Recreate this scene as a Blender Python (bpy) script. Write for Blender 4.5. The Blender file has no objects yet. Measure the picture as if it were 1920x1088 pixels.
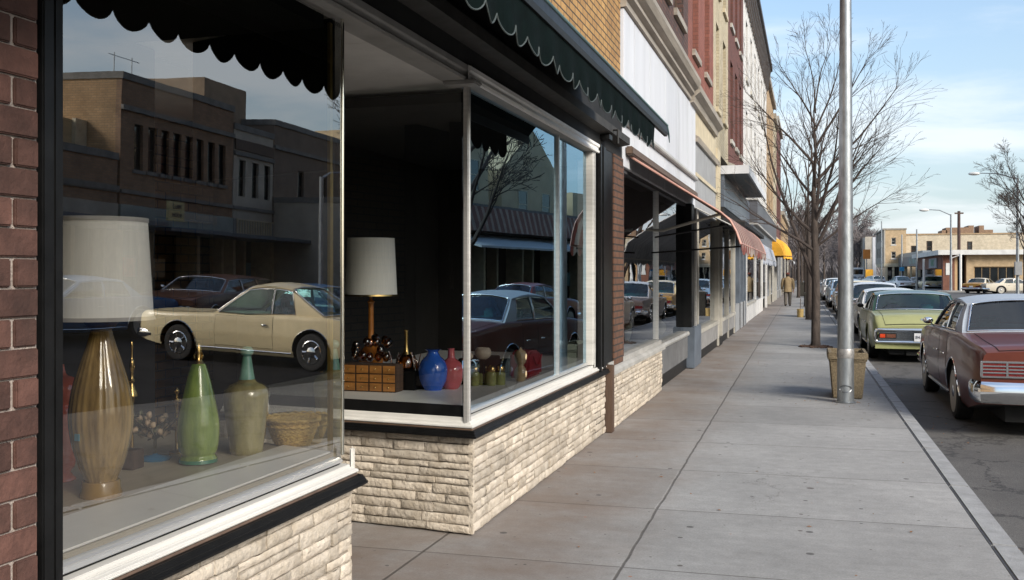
import bpy, bmesh, random
from math import *
from mathutils import Vector, Matrix
from mathutils import noise as mnoise
random.seed(7)
S = bpy.context.scene
COL = S.collection
# ---- camera model used to measure where things stand
F, VPX, VPY, H = 1850., 1520., 513., 1.7
TH = atan((VPX - 960) / F); TC, TS = cos(TH), sin(TH)
def ray(px, py):
    a = (px - 960) / F; b = -(py - VPY) / F
    return (a*TC - TS, a*TS + TC, b)
def Yat(px, X=-2.15):
    r = ray(px, VPY); return X / r[0] * r[1]
def ground(px, py, Z=0.):
    r = ray(px, py); k = (Z - H) / r[2]; return (k*r[0], k*r[1], k)
def kx(y):            # x of the kerb edge at distance y
    return 1.31 - .0105*y

# ---- mesh builder
class MB:
    def __init__(s): s.v = []; s.f = []; s.m = []; s.cur = 0
    def add(s, vs, fs):
        o = len(s.v); s.v += [tuple(p) for p in vs]
        s.f += [tuple(o+i for i in f) for f in fs]; s.m += [s.cur]*len(fs); return s
    def box(s, x0, x1, y0, y1, z0, z1):
        return s.add([(x0,y0,z0),(x1,y0,z0),(x1,y1,z0),(x0,y1,z0),(x0,y0,z1),(x1,y0,z1),(x1,y1,z1),(x0,y1,z1)],
                     [(0,3,2,1),(4,5,6,7),(0,1,5,4),(1,2,6,5),(2,3,7,6),(3,0,4,7)])
    def hexa(s, p):   # 8 points, bottom ring then top ring
        return s.add(p, [(0,3,2,1),(4,5,6,7),(0,1,5,4),(1,2,6,5),(2,3,7,6),(3,0,4,7)])
    def prism(s, pts, ax, a0, a1):
        n = len(pts)
        def mp(p, a): return {'y': (p[0],a,p[1]), 'x': (a,p[0],p[1]), 'z': (p[0],p[1],a)}[ax]
        vs = [mp(p,a0) for p in pts] + [mp(p,a1) for p in pts]
        return s.add(vs, [tuple(range(n))[::-1], tuple(range(n,2*n))] + [(i,(i+1)%n,n+(i+1)%n,n+i) for i in range(n)])
    def tube(s, path, r, n=8, cap=True):
        P = [Vector(p) for p in path]; k = len(P)
        if not hasattr(r, '__len__'): r = [r]*k
        vs = []; up = None
        for i in range(k):
            t = (P[min(i+1,k-1)] - P[max(i-1,0)])
            if t.length < 1e-9: t = Vector((0,0,1))
            t.normalize()
            if up is None: up = Vector((0,0,1)) if abs(t.z) < .9 else Vector((1,0,0))
            a = t.cross(up)
            if a.length < 1e-4: a = t.cross(Vector((1,.3,.1)))
            a.normalize(); b = a.cross(t); up = b
            for j in range(n):
                q = 2*pi*j/n; vs.append(P[i] + a*(cos(q)*r[i]) + b*(sin(q)*r[i]))
        fs = [(i*n+j, i*n+(j+1)%n, (i+1)*n+(j+1)%n, (i+1)*n+j) for i in range(k-1) for j in range(n)]
        if cap: fs += [tuple(range(n))[::-1], tuple(range((k-1)*n, k*n))]
        return s.add(vs, fs)
    def lathe(s, prof, n=24, c=(0,0,0), ax='z', flute=0, fa=0):
        vs = []
        for r, z in prof:
            for j in range(n):
                q = 2*pi*j/n; rr = r*(1 + fa*cos(flute*q)) if flute else r
                a, b = rr*cos(q), rr*sin(q)
                vs.append({'z': (c[0]+a, c[1]+b, c[2]+z), 'x': (c[0]+z, c[1]+a, c[2]+b), 'y': (c[0]+a, c[1]+z, c[2]+b)}[ax])
        k = len(prof)
        fs = [(i*n+j, i*n+(j+1)%n, (i+1)*n+(j+1)%n, (i+1)*n+j) for i in range(k-1) for j in range(n)]
        if prof[0][0] > 1e-4: fs.append(tuple(range(n))[::-1])
        if prof[-1][0] > 1e-4: fs.append(tuple(range((k-1)*n, k*n)))
        return s.add(vs, fs)
    def grid(s, fn, nu, nv):
        vs = [fn(i/nu, j/nv) for j in range(nv+1) for i in range(nu+1)]
        return s.add(vs, [(j*(nu+1)+i, j*(nu+1)+i+1, (j+1)*(nu+1)+i+1, (j+1)*(nu+1)+i) for j in range(nv) for i in range(nu)])
    def sweep(s, prof, path):  # prof (out, z); path (x, y) in plan
        k = len(path); n = len(prof); vs = []
        for i in range(k):
            a = Vector(path[max(i-1,0)]); b = Vector(path[min(i+1,k-1)]); t = (b-a).normalized(); nn = (t.y, -t.x)
            for d, z in prof: vs.append((path[i][0]+nn[0]*d, path[i][1]+nn[1]*d, z))
        fs = [(i*n+j, i*n+(j+1)%n, (i+1)*n+(j+1)%n, (i+1)*n+j) for i in range(k-1) for j in range(n)]
        fs += [tuple(range(n))[::-1], tuple(range((k-1)*n, k*n))]
        return s.add(vs, fs)
    def blob(s, c, r, n=10, m=7, jit=0):
        prof = [(sin(pi*i/m), -cos(pi*i/m)) for i in range(m+1)]
        vs = []
        for a, z in prof:
            for j in range(n):
                q = 2*pi*j/n; k = 1 + (random.uniform(-jit, jit) if jit else 0)
                vs.append((c[0]+r[0]*a*cos(q)*k, c[1]+r[1]*a*sin(q)*k, c[2]+r[2]*z*k))
        return s.add(vs, [(i*n+j, i*n+(j+1)%n, (i+1)*n+(j+1)%n, (i+1)*n+j) for i in range(m) for j in range(n)])
    def build(s, name, mats, parent=None, smooth=None, bevel=0, own=False, merge=True):
        if not isinstance(mats, (list, tuple)): mats = [mats]
        off = Vector((0,0,0))
        if parent is not None: off = ORG.get(parent.name, off)
        elif own and s.v:
            xs = [p[0] for p in s.v]; ys = [p[1] for p in s.v]; zs = [p[2] for p in s.v]
            off = Vector(((min(xs)+max(xs))/2, (min(ys)+max(ys))/2, min(zs)))
        me = bpy.data.meshes.new(name)
        bm = bmesh.new(); vv = [bm.verts.new(Vector(p)-off) for p in s.v]
        for f, m in zip(s.f, s.m):
            if len(set(f)) < 3: continue
            try: fc = bm.faces.new([vv[i] for i in f]); fc.material_index = m
            except ValueError: pass
        if merge: bmesh.ops.remove_doubles(bm, verts=bm.verts, dist=1e-5)
        bmesh.ops.recalc_face_normals(bm, faces=bm.faces)
        if bevel:
            ed = [e for e in bm.edges if len(e.link_faces) == 2 and e.calc_face_angle(0) > .5]
            bmesh.ops.bevel(bm, geom=ed, offset=bevel, segments=2, affect='EDGES', clamp_overlap=True)
        if smooth is not None:
            a = radians(smooth)
            for f in bm.faces: f.smooth = True
            for e in bm.edges:
                if len(e.link_faces) != 2 or e.calc_face_angle(0) > a: e.smooth = False
        bm.to_mesh(me); bm.free()
        for m in mats: me.materials.append(m)
        o = bpy.data.objects.new(name, me); COL.objects.link(o)
        if parent is not None: o.parent = parent
        else: o.location = off
        ORG[o.name] = off
        return o
ORG = {}
def tag(o, label=None, cat=None, group=None, kind=None):
    if label: o['label'] = label
    if cat: o['category'] = cat
    if group: o['group'] = group
    if kind: o['kind'] = kind
    return o
def empty(name, loc, label=None, cat=None, group=None):
    o = bpy.data.objects.new(name, None); COL.objects.link(o); o.location = loc
    ORG[o.name] = Vector(loc); return tag(o, label, cat, group)
def pchip(pts):
    xs = [p[0] for p in pts]; ys = [p[1] for p in pts]; n = len(xs)
    d = [(ys[i+1]-ys[i])/(xs[i+1]-xs[i]) for i in range(n-1)]
    m = [d[0]] + [0 if d[i-1]*d[i] <= 0 else 2*d[i-1]*d[i]/(d[i-1]+d[i]) for i in range(1, n-1)] + [d[-1]]
    def f(x):
        if x <= xs[0]: return ys[0]
        if x >= xs[-1]: return ys[-1]
        i = max(k for k in range(n-1) if xs[k] <= x); h = xs[i+1]-xs[i]; t = (x-xs[i])/h
        return ys[i]*(1+2*t)*(1-t)**2 + h*m[i]*t*(1-t)**2 + ys[i+1]*t*t*(3-2*t) + h*m[i+1]*t*t*(t-1)
    return f
def lerp(a, b, t): return a + (b-a)*t
def lin(pts):
    def f(x):
        if x <= pts[0][0]: return pts[0][1]
        for a, b in zip(pts, pts[1:]):
            if x <= b[0]: return lerp(a[1], b[1], (x-a[0])/(b[0]-a[0]) if b[0] > a[0] else 1)
        return pts[-1][1]
    return f

# ---- materials
def newmat(name):
    m = bpy.data.materials.new(name); m.use_nodes = True
    nt = m.node_tree; nt.nodes.clear()
    return m, nt, nt.nodes.new('ShaderNodeOutputMaterial')
def nd(nt, t, **kw):
    n = nt.nodes.new(t)
    for k, v in kw.items():
        if k in n.inputs: n.inputs[k].default_value = v
        else: setattr(n, k, v)
    return n
def mth(nt, op, a, b=None, c=None, clamp=False):
    n = nt.nodes.new('ShaderNodeMath'); n.operation = op; n.use_clamp = clamp
    for i, x in enumerate((a, b, c)):
        if x is None: continue
        if hasattr(x, 'is_output'): nt.links.new(x, n.inputs[i])
        else: n.inputs[i].default_value = x
    return n.outputs[0]
def mixc(nt, f, a, b, mode='MIX'):
    n = nt.nodes.new('ShaderNodeMix'); n.data_type = 'RGBA'; n.blend_type = mode
    for i, x in ((0, f), (6, a), (7, b)):
        if hasattr(x, 'is_output'): nt.links.new(x, n.inputs[i])
        else: n.inputs[i].default_value = x if i == 0 else (tuple(x)+(1,))[:4]
    return n.outputs[2]
def ramp(nt, x, stops):
    n = nt.nodes.new('ShaderNodeValToRGB'); e = n.color_ramp.elements
    while len(e) < len(stops): e.new(.5)
    for q, (p, c) in zip(e, stops): q.position = p; q.color = (c, c, c, 1) if not hasattr(c, '__len__') else (tuple(c)+(1,))[:4]
    nt.links.new(x, n.inputs[0]); return n.outputs[0]
def sstep(nt, x, a, b):
    n = nt.nodes.new('ShaderNodeMapRange'); n.interpolation_type = 'SMOOTHSTEP'
    nt.links.new(x, n.inputs[0]); n.inputs[1].default_value = a; n.inputs[2].default_value = b
    return n.outputs[0]
def noi(nt, vec, scale, detail=5, rough=.6, dist=0):
    n = nd(nt, 'ShaderNodeTexNoise', Scale=scale, Detail=detail, Roughness=rough, Distortion=dist)
    nt.links.new(vec, n.inputs['Vector']); return n.outputs['Fac']
def objco(nt, stretch=None):
    t = nt.nodes.new('ShaderNodeTexCoord').outputs['Object']
    if stretch:
        m = nd(nt, 'ShaderNodeMapping', Scale=stretch); nt.links.new(t, m.inputs[0]); t = m.outputs[0]
    return t
def worldpos(nt):
    g = nt.nodes.new('ShaderNodeNewGeometry'); return g.outputs['Position']
def M(name, col, rough=.6, var=.18, scale=7., metal=0, bump=0, bscale=None, coat=0, col2=None, stretch=None, island=0, spec=.5, sub=0, trans=0, ior=1.45, rvar=.12, grime=0):
    m, nt, out = newmat(name)
    b = nd(nt, 'ShaderNodeBsdfPrincipled', Metallic=metal, Roughness=rough)
    b.inputs['Coat Weight'].default_value = coat; b.inputs['Coat Roughness'].default_value = .04
    b.inputs['Specular IOR Level'].default_value = spec; b.inputs['IOR'].default_value = ior
    b.inputs['Transmission Weight'].default_value = trans
    co = objco(nt, stretch)
    f = noi(nt, co, scale)
    lo = tuple(x*(1-var) for x in col); hi = col2 or tuple(min(1, x*(1+var)) for x in col)
    c = ramp(nt, f, [(.3, lo), (.7, hi)])
    if island:
        g = nt.nodes.new('ShaderNodeNewGeometry'); r = g.outputs['Random Per Island']
        c = mixc(nt, 1., c, ramp(nt, r, [(0, 1-island), (1, 1+island*.4)]), 'MULTIPLY')
    if grime:
        g2 = noi(nt, co, scale*.23, 6, .7)
        c = mixc(nt, mth(nt, 'MULTIPLY', sstep(nt, g2, .5, .75), grime), c, (.03, .026, .02))
    nt.links.new(c, b.inputs['Base Color'])
    if rvar:
        rr = noi(nt, co, scale*2.3, 4)
        nt.links.new(mth(nt, 'ADD', mth(nt, 'MULTIPLY', mth(nt, 'SUBTRACT', rr, .5), rvar), rough, clamp=True), b.inputs['Roughness'])
    if bump:
        bn = nd(nt, 'ShaderNodeBump', Strength=bump, Distance=.02)
        nt.links.new(noi(nt, co, bscale or scale*4, 6), bn.inputs['Height']); nt.links.new(bn.outputs[0], b.inputs['Normal'])
    nt.links.new(b.outputs[0], out.inputs[0]); return m
def brick(name, c1, c2, mortar, bw=.215, rh=.075, ms=.01, bump=.5, rough=.85, grime=.25, offs=.5):
    m, nt, out = newmat(name)
    b = nd(nt, 'ShaderNodeBsdfPrincipled', Roughness=rough)
    co = objco(nt); sp = nt.nodes.new('ShaderNodeSeparateXYZ'); nt.links.new(co, sp.inputs[0])
    cb = nt.nodes.new('ShaderNodeCombineXYZ')
    nt.links.new(mth(nt, 'ADD', sp.outputs[0], sp.outputs[1]), cb.inputs[0]); nt.links.new(sp.outputs[2], cb.inputs[1])
    t = nt.nodes.new('ShaderNodeTexBrick'); t.offset = offs
    for k, v in dict(Scale=1, **{'Mortar Size': ms, 'Mortar Smooth': .3, 'Bias': 0, 'Brick Width': bw, 'Row Height': rh}).items(): t.inputs[k].default_value = v
    t.inputs['Color1'].default_value = c1+(1,); t.inputs['Color2'].default_value = c2+(1,); t.inputs['Mortar'].default_value = mortar+(1,)
    nt.links.new(cb.outputs[0], t.inputs[0])
    f = noi(nt, co, 2.2, 6, .65)
    c = mixc(nt, 1., t.outputs[0], ramp(nt, f, [(.3, .78), (.7, 1.15)]), 'MULTIPLY')
    g = noi(nt, objco(nt, (.6, .6, .18)), 1.3, 6, .7)
    c = mixc(nt, mth(nt, 'MULTIPLY', sstep(nt, g, .48, .8), grime), c, (.035, .03, .026))
    nt.links.new(c, b.inputs['Base Color'])
    bn = nd(nt, 'ShaderNodeBump', Strength=bump, Distance=.008, invert=True)
    h = mth(nt, 'ADD', t.outputs[1], mth(nt, 'MULTIPLY', noi(nt, co, 60, 4), -.35))
    nt.links.new(h, bn.inputs['Height']); nt.links.new(bn.outputs[0], b.inputs['Normal'])
    nt.links.new(b.outputs[0], out.inputs[0]); return m
def pane(name, refl=.45, tint=(1,1,1), trans=(.85,.9,.88), rot=0, tilt=0, shear=0, yc=3.4, wav=.0015):
    """plate glass; rot, tilt and shear turn its shading normals to steer the reflections"""
    m, nt, out = newmat(name)
    g = nt.nodes.new('ShaderNodeNewGeometry')
    gl = nd(nt, 'ShaderNodeBsdfGlossy', Roughness=.0); gl.inputs[0].default_value = tint+(1,)
    tr = nd(nt, 'ShaderNodeBsdfTransparent'); tr.inputs[0].default_value = trans+(1,)
    sp = nt.nodes.new('ShaderNodeSeparateXYZ'); nt.links.new(g.outputs['Position'], sp.inputs[0])
    cb = nt.nodes.new('ShaderNodeCombineXYZ')
    w1 = noi(nt, g.outputs['Position'], 2.3, 2); w2 = noi(nt, g.outputs['Position'], 2.9, 2)
    nt.links.new(mth(nt, 'ADD', -tan(radians(rot)), mth(nt, 'MULTIPLY', mth(nt, 'SUBTRACT', w1, .5), wav*2)), cb.inputs[1])
    z = mth(nt, 'MULTIPLY_ADD', mth(nt, 'SUBTRACT', sp.outputs[1], yc), shear, tan(radians(tilt)))
    nt.links.new(mth(nt, 'ADD', z, mth(nt, 'MULTIPLY', mth(nt, 'SUBTRACT', w2, .5), wav*2)), cb.inputs[2])
    va = nt.nodes.new('ShaderNodeVectorMath'); va.operation = 'ADD'
    nt.links.new(g.outputs['Normal'], va.inputs[0]); nt.links.new(cb.outputs[0], va.inputs[1])
    vn = nt.nodes.new('ShaderNodeVectorMath'); vn.operation = 'NORMALIZE'; nt.links.new(va.outputs[0], vn.inputs[0])
    nt.links.new(vn.outputs[0], gl.inputs['Normal'])  # reflection steered by turned normals; the pane itself stays flat
    mx = nt.nodes.new('ShaderNodeMixShader')
    lw = nd(nt, 'ShaderNodeFresnel', IOR=1.5)
    nt.links.new(mth(nt, 'ADD', mth(nt, 'MULTIPLY', lw.outputs[0], .6), refl, clamp=True), mx.inputs[0])
    nt.links.new(tr.outputs[0], mx.inputs[1]); nt.links.new(gl.outputs[0], mx.inputs[2])
    nt.links.new(mx.outputs[0], out.inputs[0]); return m

# shared
m_alu = M('aluminium', (.72,.70,.67), .32, .1, 9, metal=.75, stretch=(1,.15,6), bump=.04)
m_white_trim = M('white_painted_metal', (.57,.555,.52), .45, .12, 5, stretch=(1,.2,8), bump=.06, grime=.25)
m_grey_trim = M('grey_painted_metal', (.36,.35,.33), .5, .15, 5, grime=.2)
m_bronze = M('brown_trim', (.10,.065,.045), .5, .3, 12)
m_black = M('black_enamel', (.006,.006,.0062), .42, .4, 10, bump=.03, spec=.3)
m_black_matte = M('black_fascia', (.010,.010,.010), .8, .4, 5)
m_void = M('dark_interior', (.010,.009,.008), .9, .3, 3)  # near-black colour stands in for the lack of light inside shops
m_chrome = M('chrome', (.78,.79,.80), .07, .04, 5, metal=1, rvar=.04)
m_rubber = M('tyre_rubber', (.014,.014,.015), .75, .3, 20)
m_under = M('underbody', (.010,.010,.010), .9, .3, 10)
m_redlens = M('red_lens', (.13,.012,.012), .15, .35, 40, coat=.6)
m_amberlens = M('amber_lens', (.5,.14,.02), .15, .2, 30, coat=1)
m_plate = M('licence_plate', (.55,.56,.58), .4, .1, 20)
m_ink = M('dark_ink', (.03,.035,.06), .6, .1, 10)
m_headlight = M('headlight_glass', (.6,.62,.62), .08, .1, 30, coat=1)
m_seat = M('vinyl_seat', (.02,.024,.026), .5, .25, 12)
m_concrete_dark = M('aged_concrete', (.17,.165,.155), .9, .25, 3, bump=.3)
m_wood_dark = M('dark_timber', (.075,.045,.03), .6, .35, 4, stretch=(4,4,.5), bump=.2)
m_lightframe = M('pale_shop_frame', (.40,.38,.335), .5, .14, 4, grime=.3)
m_glass_dark = M('dark_window_glass', (.012,.015,.018), .04, .4, 1.5, coat=.3, spec=.8, rvar=.03)
m_goldtrim = M('gilt_metal', (.62,.42,.16), .25, .2, 12, metal=1)
m_cream = M('cream_paint', (.50,.43,.30), .6, .15, 4, grime=.25)
m_steelblue = M('blue_grey_enamel', (.10,.12,.15), .4, .25, 3, grime=.2)
m_zinc = M('galvanized_steel', (.30,.32,.335), .42, .25, 16, metal=.8, bump=.05, stretch=(1,1,.35))
m_bark = M('tree_bark', (.055,.042,.035), .9, .4, 14, bump=.8, bscale=30, stretch=(1,1,.3))
m_twig = M('twigs', (.045,.033,.028), .85, .3, 6)
def glassmat(name, col, rough=.03, refl=.12):
    m, nt, out = newmat(name)
    tr = nd(nt, 'ShaderNodeBsdfTransparent'); f = noi(nt, objco(nt), 9, 3)
    nt.links.new(ramp(nt, f, [(.3, tuple(x*.85 for x in col)), (.7, col)]), tr.inputs[0])
    gl = nd(nt, 'ShaderNodeBsdfGlossy', Roughness=rough)
    fr = nd(nt, 'ShaderNodeFresnel', IOR=1.5); mx = nt.nodes.new('ShaderNodeMixShader')
    nt.links.new(mth(nt, 'ADD', fr.outputs[0], refl, clamp=True), mx.inputs[0])
    nt.links.new(tr.outputs[0], mx.inputs[1]); nt.links.new(gl.outputs[0], mx.inputs[2]); nt.links.new(mx.outputs[0], out.inputs[0])
    return m
m_carglass = glassmat('car_glass', (.50,.74,.75), 0., .07)

# ---- facade with window openings
def facade(mb, ax, X, sg, u0, u1, z0, z1, holes, depth=.18):
    def mp(u, z, d): return (X - sg*d, u, z) if ax == 'x' else (u, X - sg*d, z)
    us = sorted({u0, u1} | {h[0] for h in holes} | {h[1] for h in holes}); zs = sorted({z0, z1} | {h[2] for h in holes} | {h[3] for h in holes})
    for a, b in zip(us, us[1:]):
        for c, d in zip(zs, zs[1:]):
            mu, mz = (a+b)/2, (c+d)/2
            if any(h[0] < mu < h[1] and h[2] < mz < h[3] for h in holes): continue
            mb.add([mp(a,c,0), mp(b,c,0), mp(b,d,0), mp(a,d,0)], [(0,1,2,3)])
    for h in list(holes) + [(u0,u1,z0,z1)]:
        for (p, q) in (((h[0],h[2]),(h[1],h[2])), ((h[1],h[2]),(h[1],h[3])), ((h[1],h[3]),(h[0],h[3])), ((h[0],h[3]),(h[0],h[2]))):
            mb.add([mp(*p,0), mp(*q,0), mp(*q,depth), mp(*p,depth)], [(0,1,2,3)])
def fbox(mb, ax, X, sg, u0, u1, z0, z1, d0, d1):   # d measured inward from the facade plane
    a, b = sorted((X - sg*d0, X - sg*d1))
    if ax == 'x': mb.box(a, b, u0, u1, z0, z1)
    else: mb.box(u0, u1, a, b, z0, z1)
def window(par, ax, X, sg, u0, u1, z0, z1, depth, fm, gm=None, rails=(.5,), muls=(), fw=.05, name='window', sill=None):
    mb = MB(); d0, d1 = depth*.55, depth*.55+.05
    u0 += .003; u1 -= .003; z0 += .003; z1 -= .003
    fbox(mb, ax, X, sg, u0, u0+fw, z0, z1, d0, d1); fbox(mb, ax, X, sg, u1-fw, u1, z0, z1, d0, d1)
    fbox(mb, ax, X, sg, u0+fw, u1-fw, z0, z0+fw, d0, d1); fbox(mb, ax, X, sg, u0+fw, u1-fw, z1-fw, z1, d0, d1)
    for r in rails:
        z = lerp(z0, z1, r); fbox(mb, ax, X, sg, u0+fw, u1-fw, z-.025, z+.025, d0+.004, d1)
    for r in muls:
        u = lerp(u0, u1, r); fbox(mb, ax, X, sg, u-.02, u+.02, z0+fw, z1-fw, d0+.008, d1)
    w = mb.build(name, fm, par)
    p = MB(); fbox(p, ax, X, sg, u0+fw-.01, u1-fw+.01, z0+fw-.01, z1-fw+.01, d1-.02, d1-.008)
    ORG[w.name] = ORG[par.name]
    p.build('pane', gm or m_glass_dark, w)
    if sill:
        s = MB(); fbox(s, ax, X, sg, u0-.08, u1+.08, z0-.12, z0-.005, -.06, depth*.5); s.build('sill', sill, w)
    return w
def text_mesh(txt, size, depth=.004):
    cu = bpy.data.curves.new('lettering', 'FONT'); cu.body = txt; cu.size = size; cu.extrude = depth; cu.align_x = 'CENTER'; cu.align_y = 'CENTER'
    o = bpy.data.objects.new('lettering', cu); COL.objects.link(o)
    dg = bpy.context.evaluated_depsgraph_get(); me = bpy.data.meshes.new_from_object(o.evaluated_get(dg))
    bpy.data.objects.remove(o); return me
def lettering(par, txt, size, mat, loc, rot):
    me = text_mesh(txt, size); me.materials.clear(); me.materials.append(mat)
    o = bpy.data.objects.new('lettering', me); COL.objects.link(o); o.parent = par
    o.location = Vector(loc) - ORG.get(par.name, Vector()); o.rotation_euler = rot; return o
# ================= GROUND =================
def asphalt():
    m, nt, out = newmat('asphalt'); b = nd(nt, 'ShaderNodeBsdfPrincipled', Roughness=.85)
    p = worldpos(nt)
    base = ramp(nt, noi(nt, p, .35, 8, .7), [(.3, (.055,.053,.052)), (.7, (.115,.110,.104))])
    agg = noi(nt, p, 90, 3, .8)
    c = mixc(nt, 1., base, ramp(nt, agg, [(.3, .6), (.72, 1.5)]), 'MULTIPLY')
    v = nt.nodes.new('ShaderNodeTexVoronoi'); v.feature = 'DISTANCE_TO_EDGE'; v.inputs['Scale'].default_value = .55
    wv = nt.nodes.new('ShaderNodeVectorMath'); wv.operation = 'ADD'
    nn = nd(nt, 'ShaderNodeTexNoise', Scale=1.4, Detail=6, Roughness=.75); nt.links.new(p, nn.inputs[0])
    nt.links.new(p, wv.inputs[0]); nt.links.new(nn.outputs['Color'], wv.inputs[1]); nt.links.new(wv.outputs[0], v.inputs[0])
    cr = mth(nt, 'SUBTRACT', 1., sstep(nt, v.outputs[0], .004, .02))
    c = mixc(nt, mth(nt, 'MULTIPLY', cr, .75), c, (.018,.018,.019))
    oil = sstep(nt, noi(nt, p, .8, 5, .7), .56, .72)
    c = mixc(nt, mth(nt, 'MULTIPLY', oil, .55), c, (.03,.03,.033))
    nt.links.new(c, b.inputs[0])
    bn = nd(nt, 'ShaderNodeBump', Strength=.6, Distance=.01); nt.links.new(agg, bn.inputs['Height']); nt.links.new(bn.outputs[0], b.inputs['Normal'])
    nt.links.new(b.outputs[0], out.inputs[0]); return m
def paving(joints=True):
    m, nt, out = newmat('paving_concrete' if joints else 'plain_concrete'); b = nd(nt, 'ShaderNodeBsdfPrincipled', Roughness=.82)
    p = worldpos(nt); sp = nt.nodes.new('ShaderNodeSeparateXYZ'); nt.links.new(p, sp.inputs[0]); X, Y = sp.outputs[0], sp.outputs[1]
    wob = mth(nt, 'MULTIPLY', mth(nt, 'SUBTRACT', noi(nt, p, 2.5, 5, .7), .5), .035)
    xs = mth(nt, 'ADD', mth(nt, 'MULTIPLY_ADD', Y, .0085, X), wob)         # across, kerb frame
    ys = mth(nt, 'ADD', mth(nt, 'MULTIPLY_ADD', X, -.03, Y), mth(nt, 'MULTIPLY', wob, .5))
    base = ramp(nt, noi(nt, p, .7, 7, .65), [(.3, (.222,.221,.217)), (.7, (.315,.313,.307))])
    c = mixc(nt, 1., base, ramp(nt, noi(nt, p, 70, 4, .8), [(.25, .72), (.75, 1.26)]), 'MULTIPLY')
    st = nd(nt, 'ShaderNodeMapping', Scale=(.35,4,1)); nt.links.new(p, st.inputs[0])
    c = mixc(nt, 1., c, ramp(nt, noi(nt, st.outputs[0], 3, 6, .75), [(.3, .92), (.7, 1.06)]), 'MULTIPLY')
    c = mixc(nt, 1., c, ramp(nt, noi(nt, p, 9, 5, .75), [(.3, .86), (.7, 1.12)]), 'MULTIPLY')
    # slab to slab difference
    cell = mth(nt, 'ADD', mth(nt, 'FLOOR', mth(nt, 'DIVIDE', mth(nt, 'ADD', ys, -5.68), 1.47)), mth(nt, 'MULTIPLY', mth(nt, 'GREATER_THAN', xs, -1.02), 57.3))
    wn = nt.nodes.new('ShaderNodeTexWhiteNoise'); wn.noise_dimensions = '1D'; nt.links.new(cell, wn.inputs['W'])
    c = mixc(nt, 1., c, ramp(nt, wn.outputs[0], [(0, .86), (1, 1.07)]), 'MULTIPLY')
    # brown dirt and rust wash along the shop fronts
    dirt = mth(nt, 'MULTIPLY', sstep(nt, mth(nt, 'ADD', X, mth(nt, 'MULTIPLY', noi(nt, p, .9, 5, .7), 1.2)), -.05, -1.15), ramp(nt, noi(nt, p, 1.6, 6, .7), [(.3, .35), (.65, 1.)]))
    c = mixc(nt, mth(nt, 'MULTIPLY', dirt, .72), c, (.15,.10,.068))
    # stains
    s2 = sstep(nt, noi(nt, p, 1.1, 7, .75), .6, .74)
    c = mixc(nt, mth(nt, 'MULTIPLY', s2, .3), c, (.10,.09,.08))
    # trodden gum
    for sc, th, seed, col in ((2.6, .085, 0, (.05,.045,.045)), (1.5, .07, 9.3, (.06,.045,.04)), (5.5, .06, 3.1, (.07,.06,.055)), (1.9, .03, 5.7, (.30,.12,.06))):
        mp = nd(nt, 'ShaderNodeMapping', Location=(seed, seed*.7, 0)); nt.links.new(p, mp.inputs[0])
        v = nt.nodes.new('ShaderNodeTexVoronoi'); v.voronoi_dimensions = '2D'; v.inputs['Scale'].default_value = sc; nt.links.new(mp.outputs[0], v.inputs[0])
        cs = nt.nodes.new('ShaderNodeSeparateColor'); nt.links.new(v.outputs['Color'], cs.inputs[0])
        lim = mth(nt, 'MULTIPLY', mth(nt, 'SUBTRACT', cs.outputs[0], .74), th*3.0)
        c = mixc(nt, mth(nt, 'MULTIPLY', mth(nt, 'LESS_THAN', v.outputs['Distance'], lim), .8), c, col)
    vc = nt.nodes.new('ShaderNodeTexVoronoi'); vc.feature = 'DISTANCE_TO_EDGE'; vc.inputs['Scale'].default_value = .33
    wc = nt.nodes.new('ShaderNodeVectorMath'); wc.operation = 'ADD'; nc = nd(nt, 'ShaderNodeTexNoise', Scale=2.2, Detail=7, Roughness=.75); nt.links.new(p, nc.inputs[0])
    nt.links.new(p, wc.inputs[0]); nt.links.new(nc.outputs['Color'], wc.inputs[1]); nt.links.new(wc.outputs[0], vc.inputs[0])
    crk = mth(nt, 'MULTIPLY', mth(nt, 'SUBTRACT', 1., sstep(nt, vc.outputs[0], .0008, .0035)), sstep(nt, noi(nt, p, .22, 2), .5, .6))
    c = mixc(nt, mth(nt, 'MULTIPLY', crk, .7), c, (.05,.045,.04))
    c = mixc(nt, mth(nt, 'MULTIPLY', sstep(nt, noi(nt, p, 240, 2, .5), .66, .74), .5), c, (.09,.085,.08))
    if joints:
        fr = mth(nt, 'ABSOLUTE', mth(nt, 'SUBTRACT', mth(nt, 'FRACT', mth(nt, 'ADD', mth(nt, 'DIVIDE', mth(nt, 'ADD', ys, -5.68), 1.47), .5)), .5))
        j1 = mth(nt, 'SUBTRACT', 1., sstep(nt, fr, .0022, .0062))
        j2 = mth(nt, 'SUBTRACT', 1., sstep(nt, mth(nt, 'ABSOLUTE', mth(nt, 'ADD', xs, 1.0)), .004, .013))
        j3 = mth(nt, 'SUBTRACT', 1., sstep(nt, mth(nt, 'ABSOLUTE', mth(nt, 'ADD', X, 2.27)), .004, .014))
        j = mth(nt, 'MAXIMUM', j1, mth(nt, 'MAXIMUM', j2, j3))
        c = mixc(nt, mth(nt, 'MULTIPLY', j, mth(nt, 'ADD', mth(nt, 'MULTIPLY', noi(nt, p, 7, 4), .6), .45), clamp=True), c, (.045,.038,.032))
    nt.links.new(c, b.inputs[0])
    bn = nd(nt, 'ShaderNodeBump', Strength=.35, Distance=.006)
    h = noi(nt, p, 110, 4, .75)
    if joints: h = mth(nt, 'SUBTRACT', h, mth(nt, 'MULTIPLY', j, 1.5))
    nt.links.new(h, bn.inputs['Height']); nt.links.new(bn.outputs[0], b.inputs['Normal'])
    nt.links.new(b.outputs[0], out.inputs[0]); return m
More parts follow.
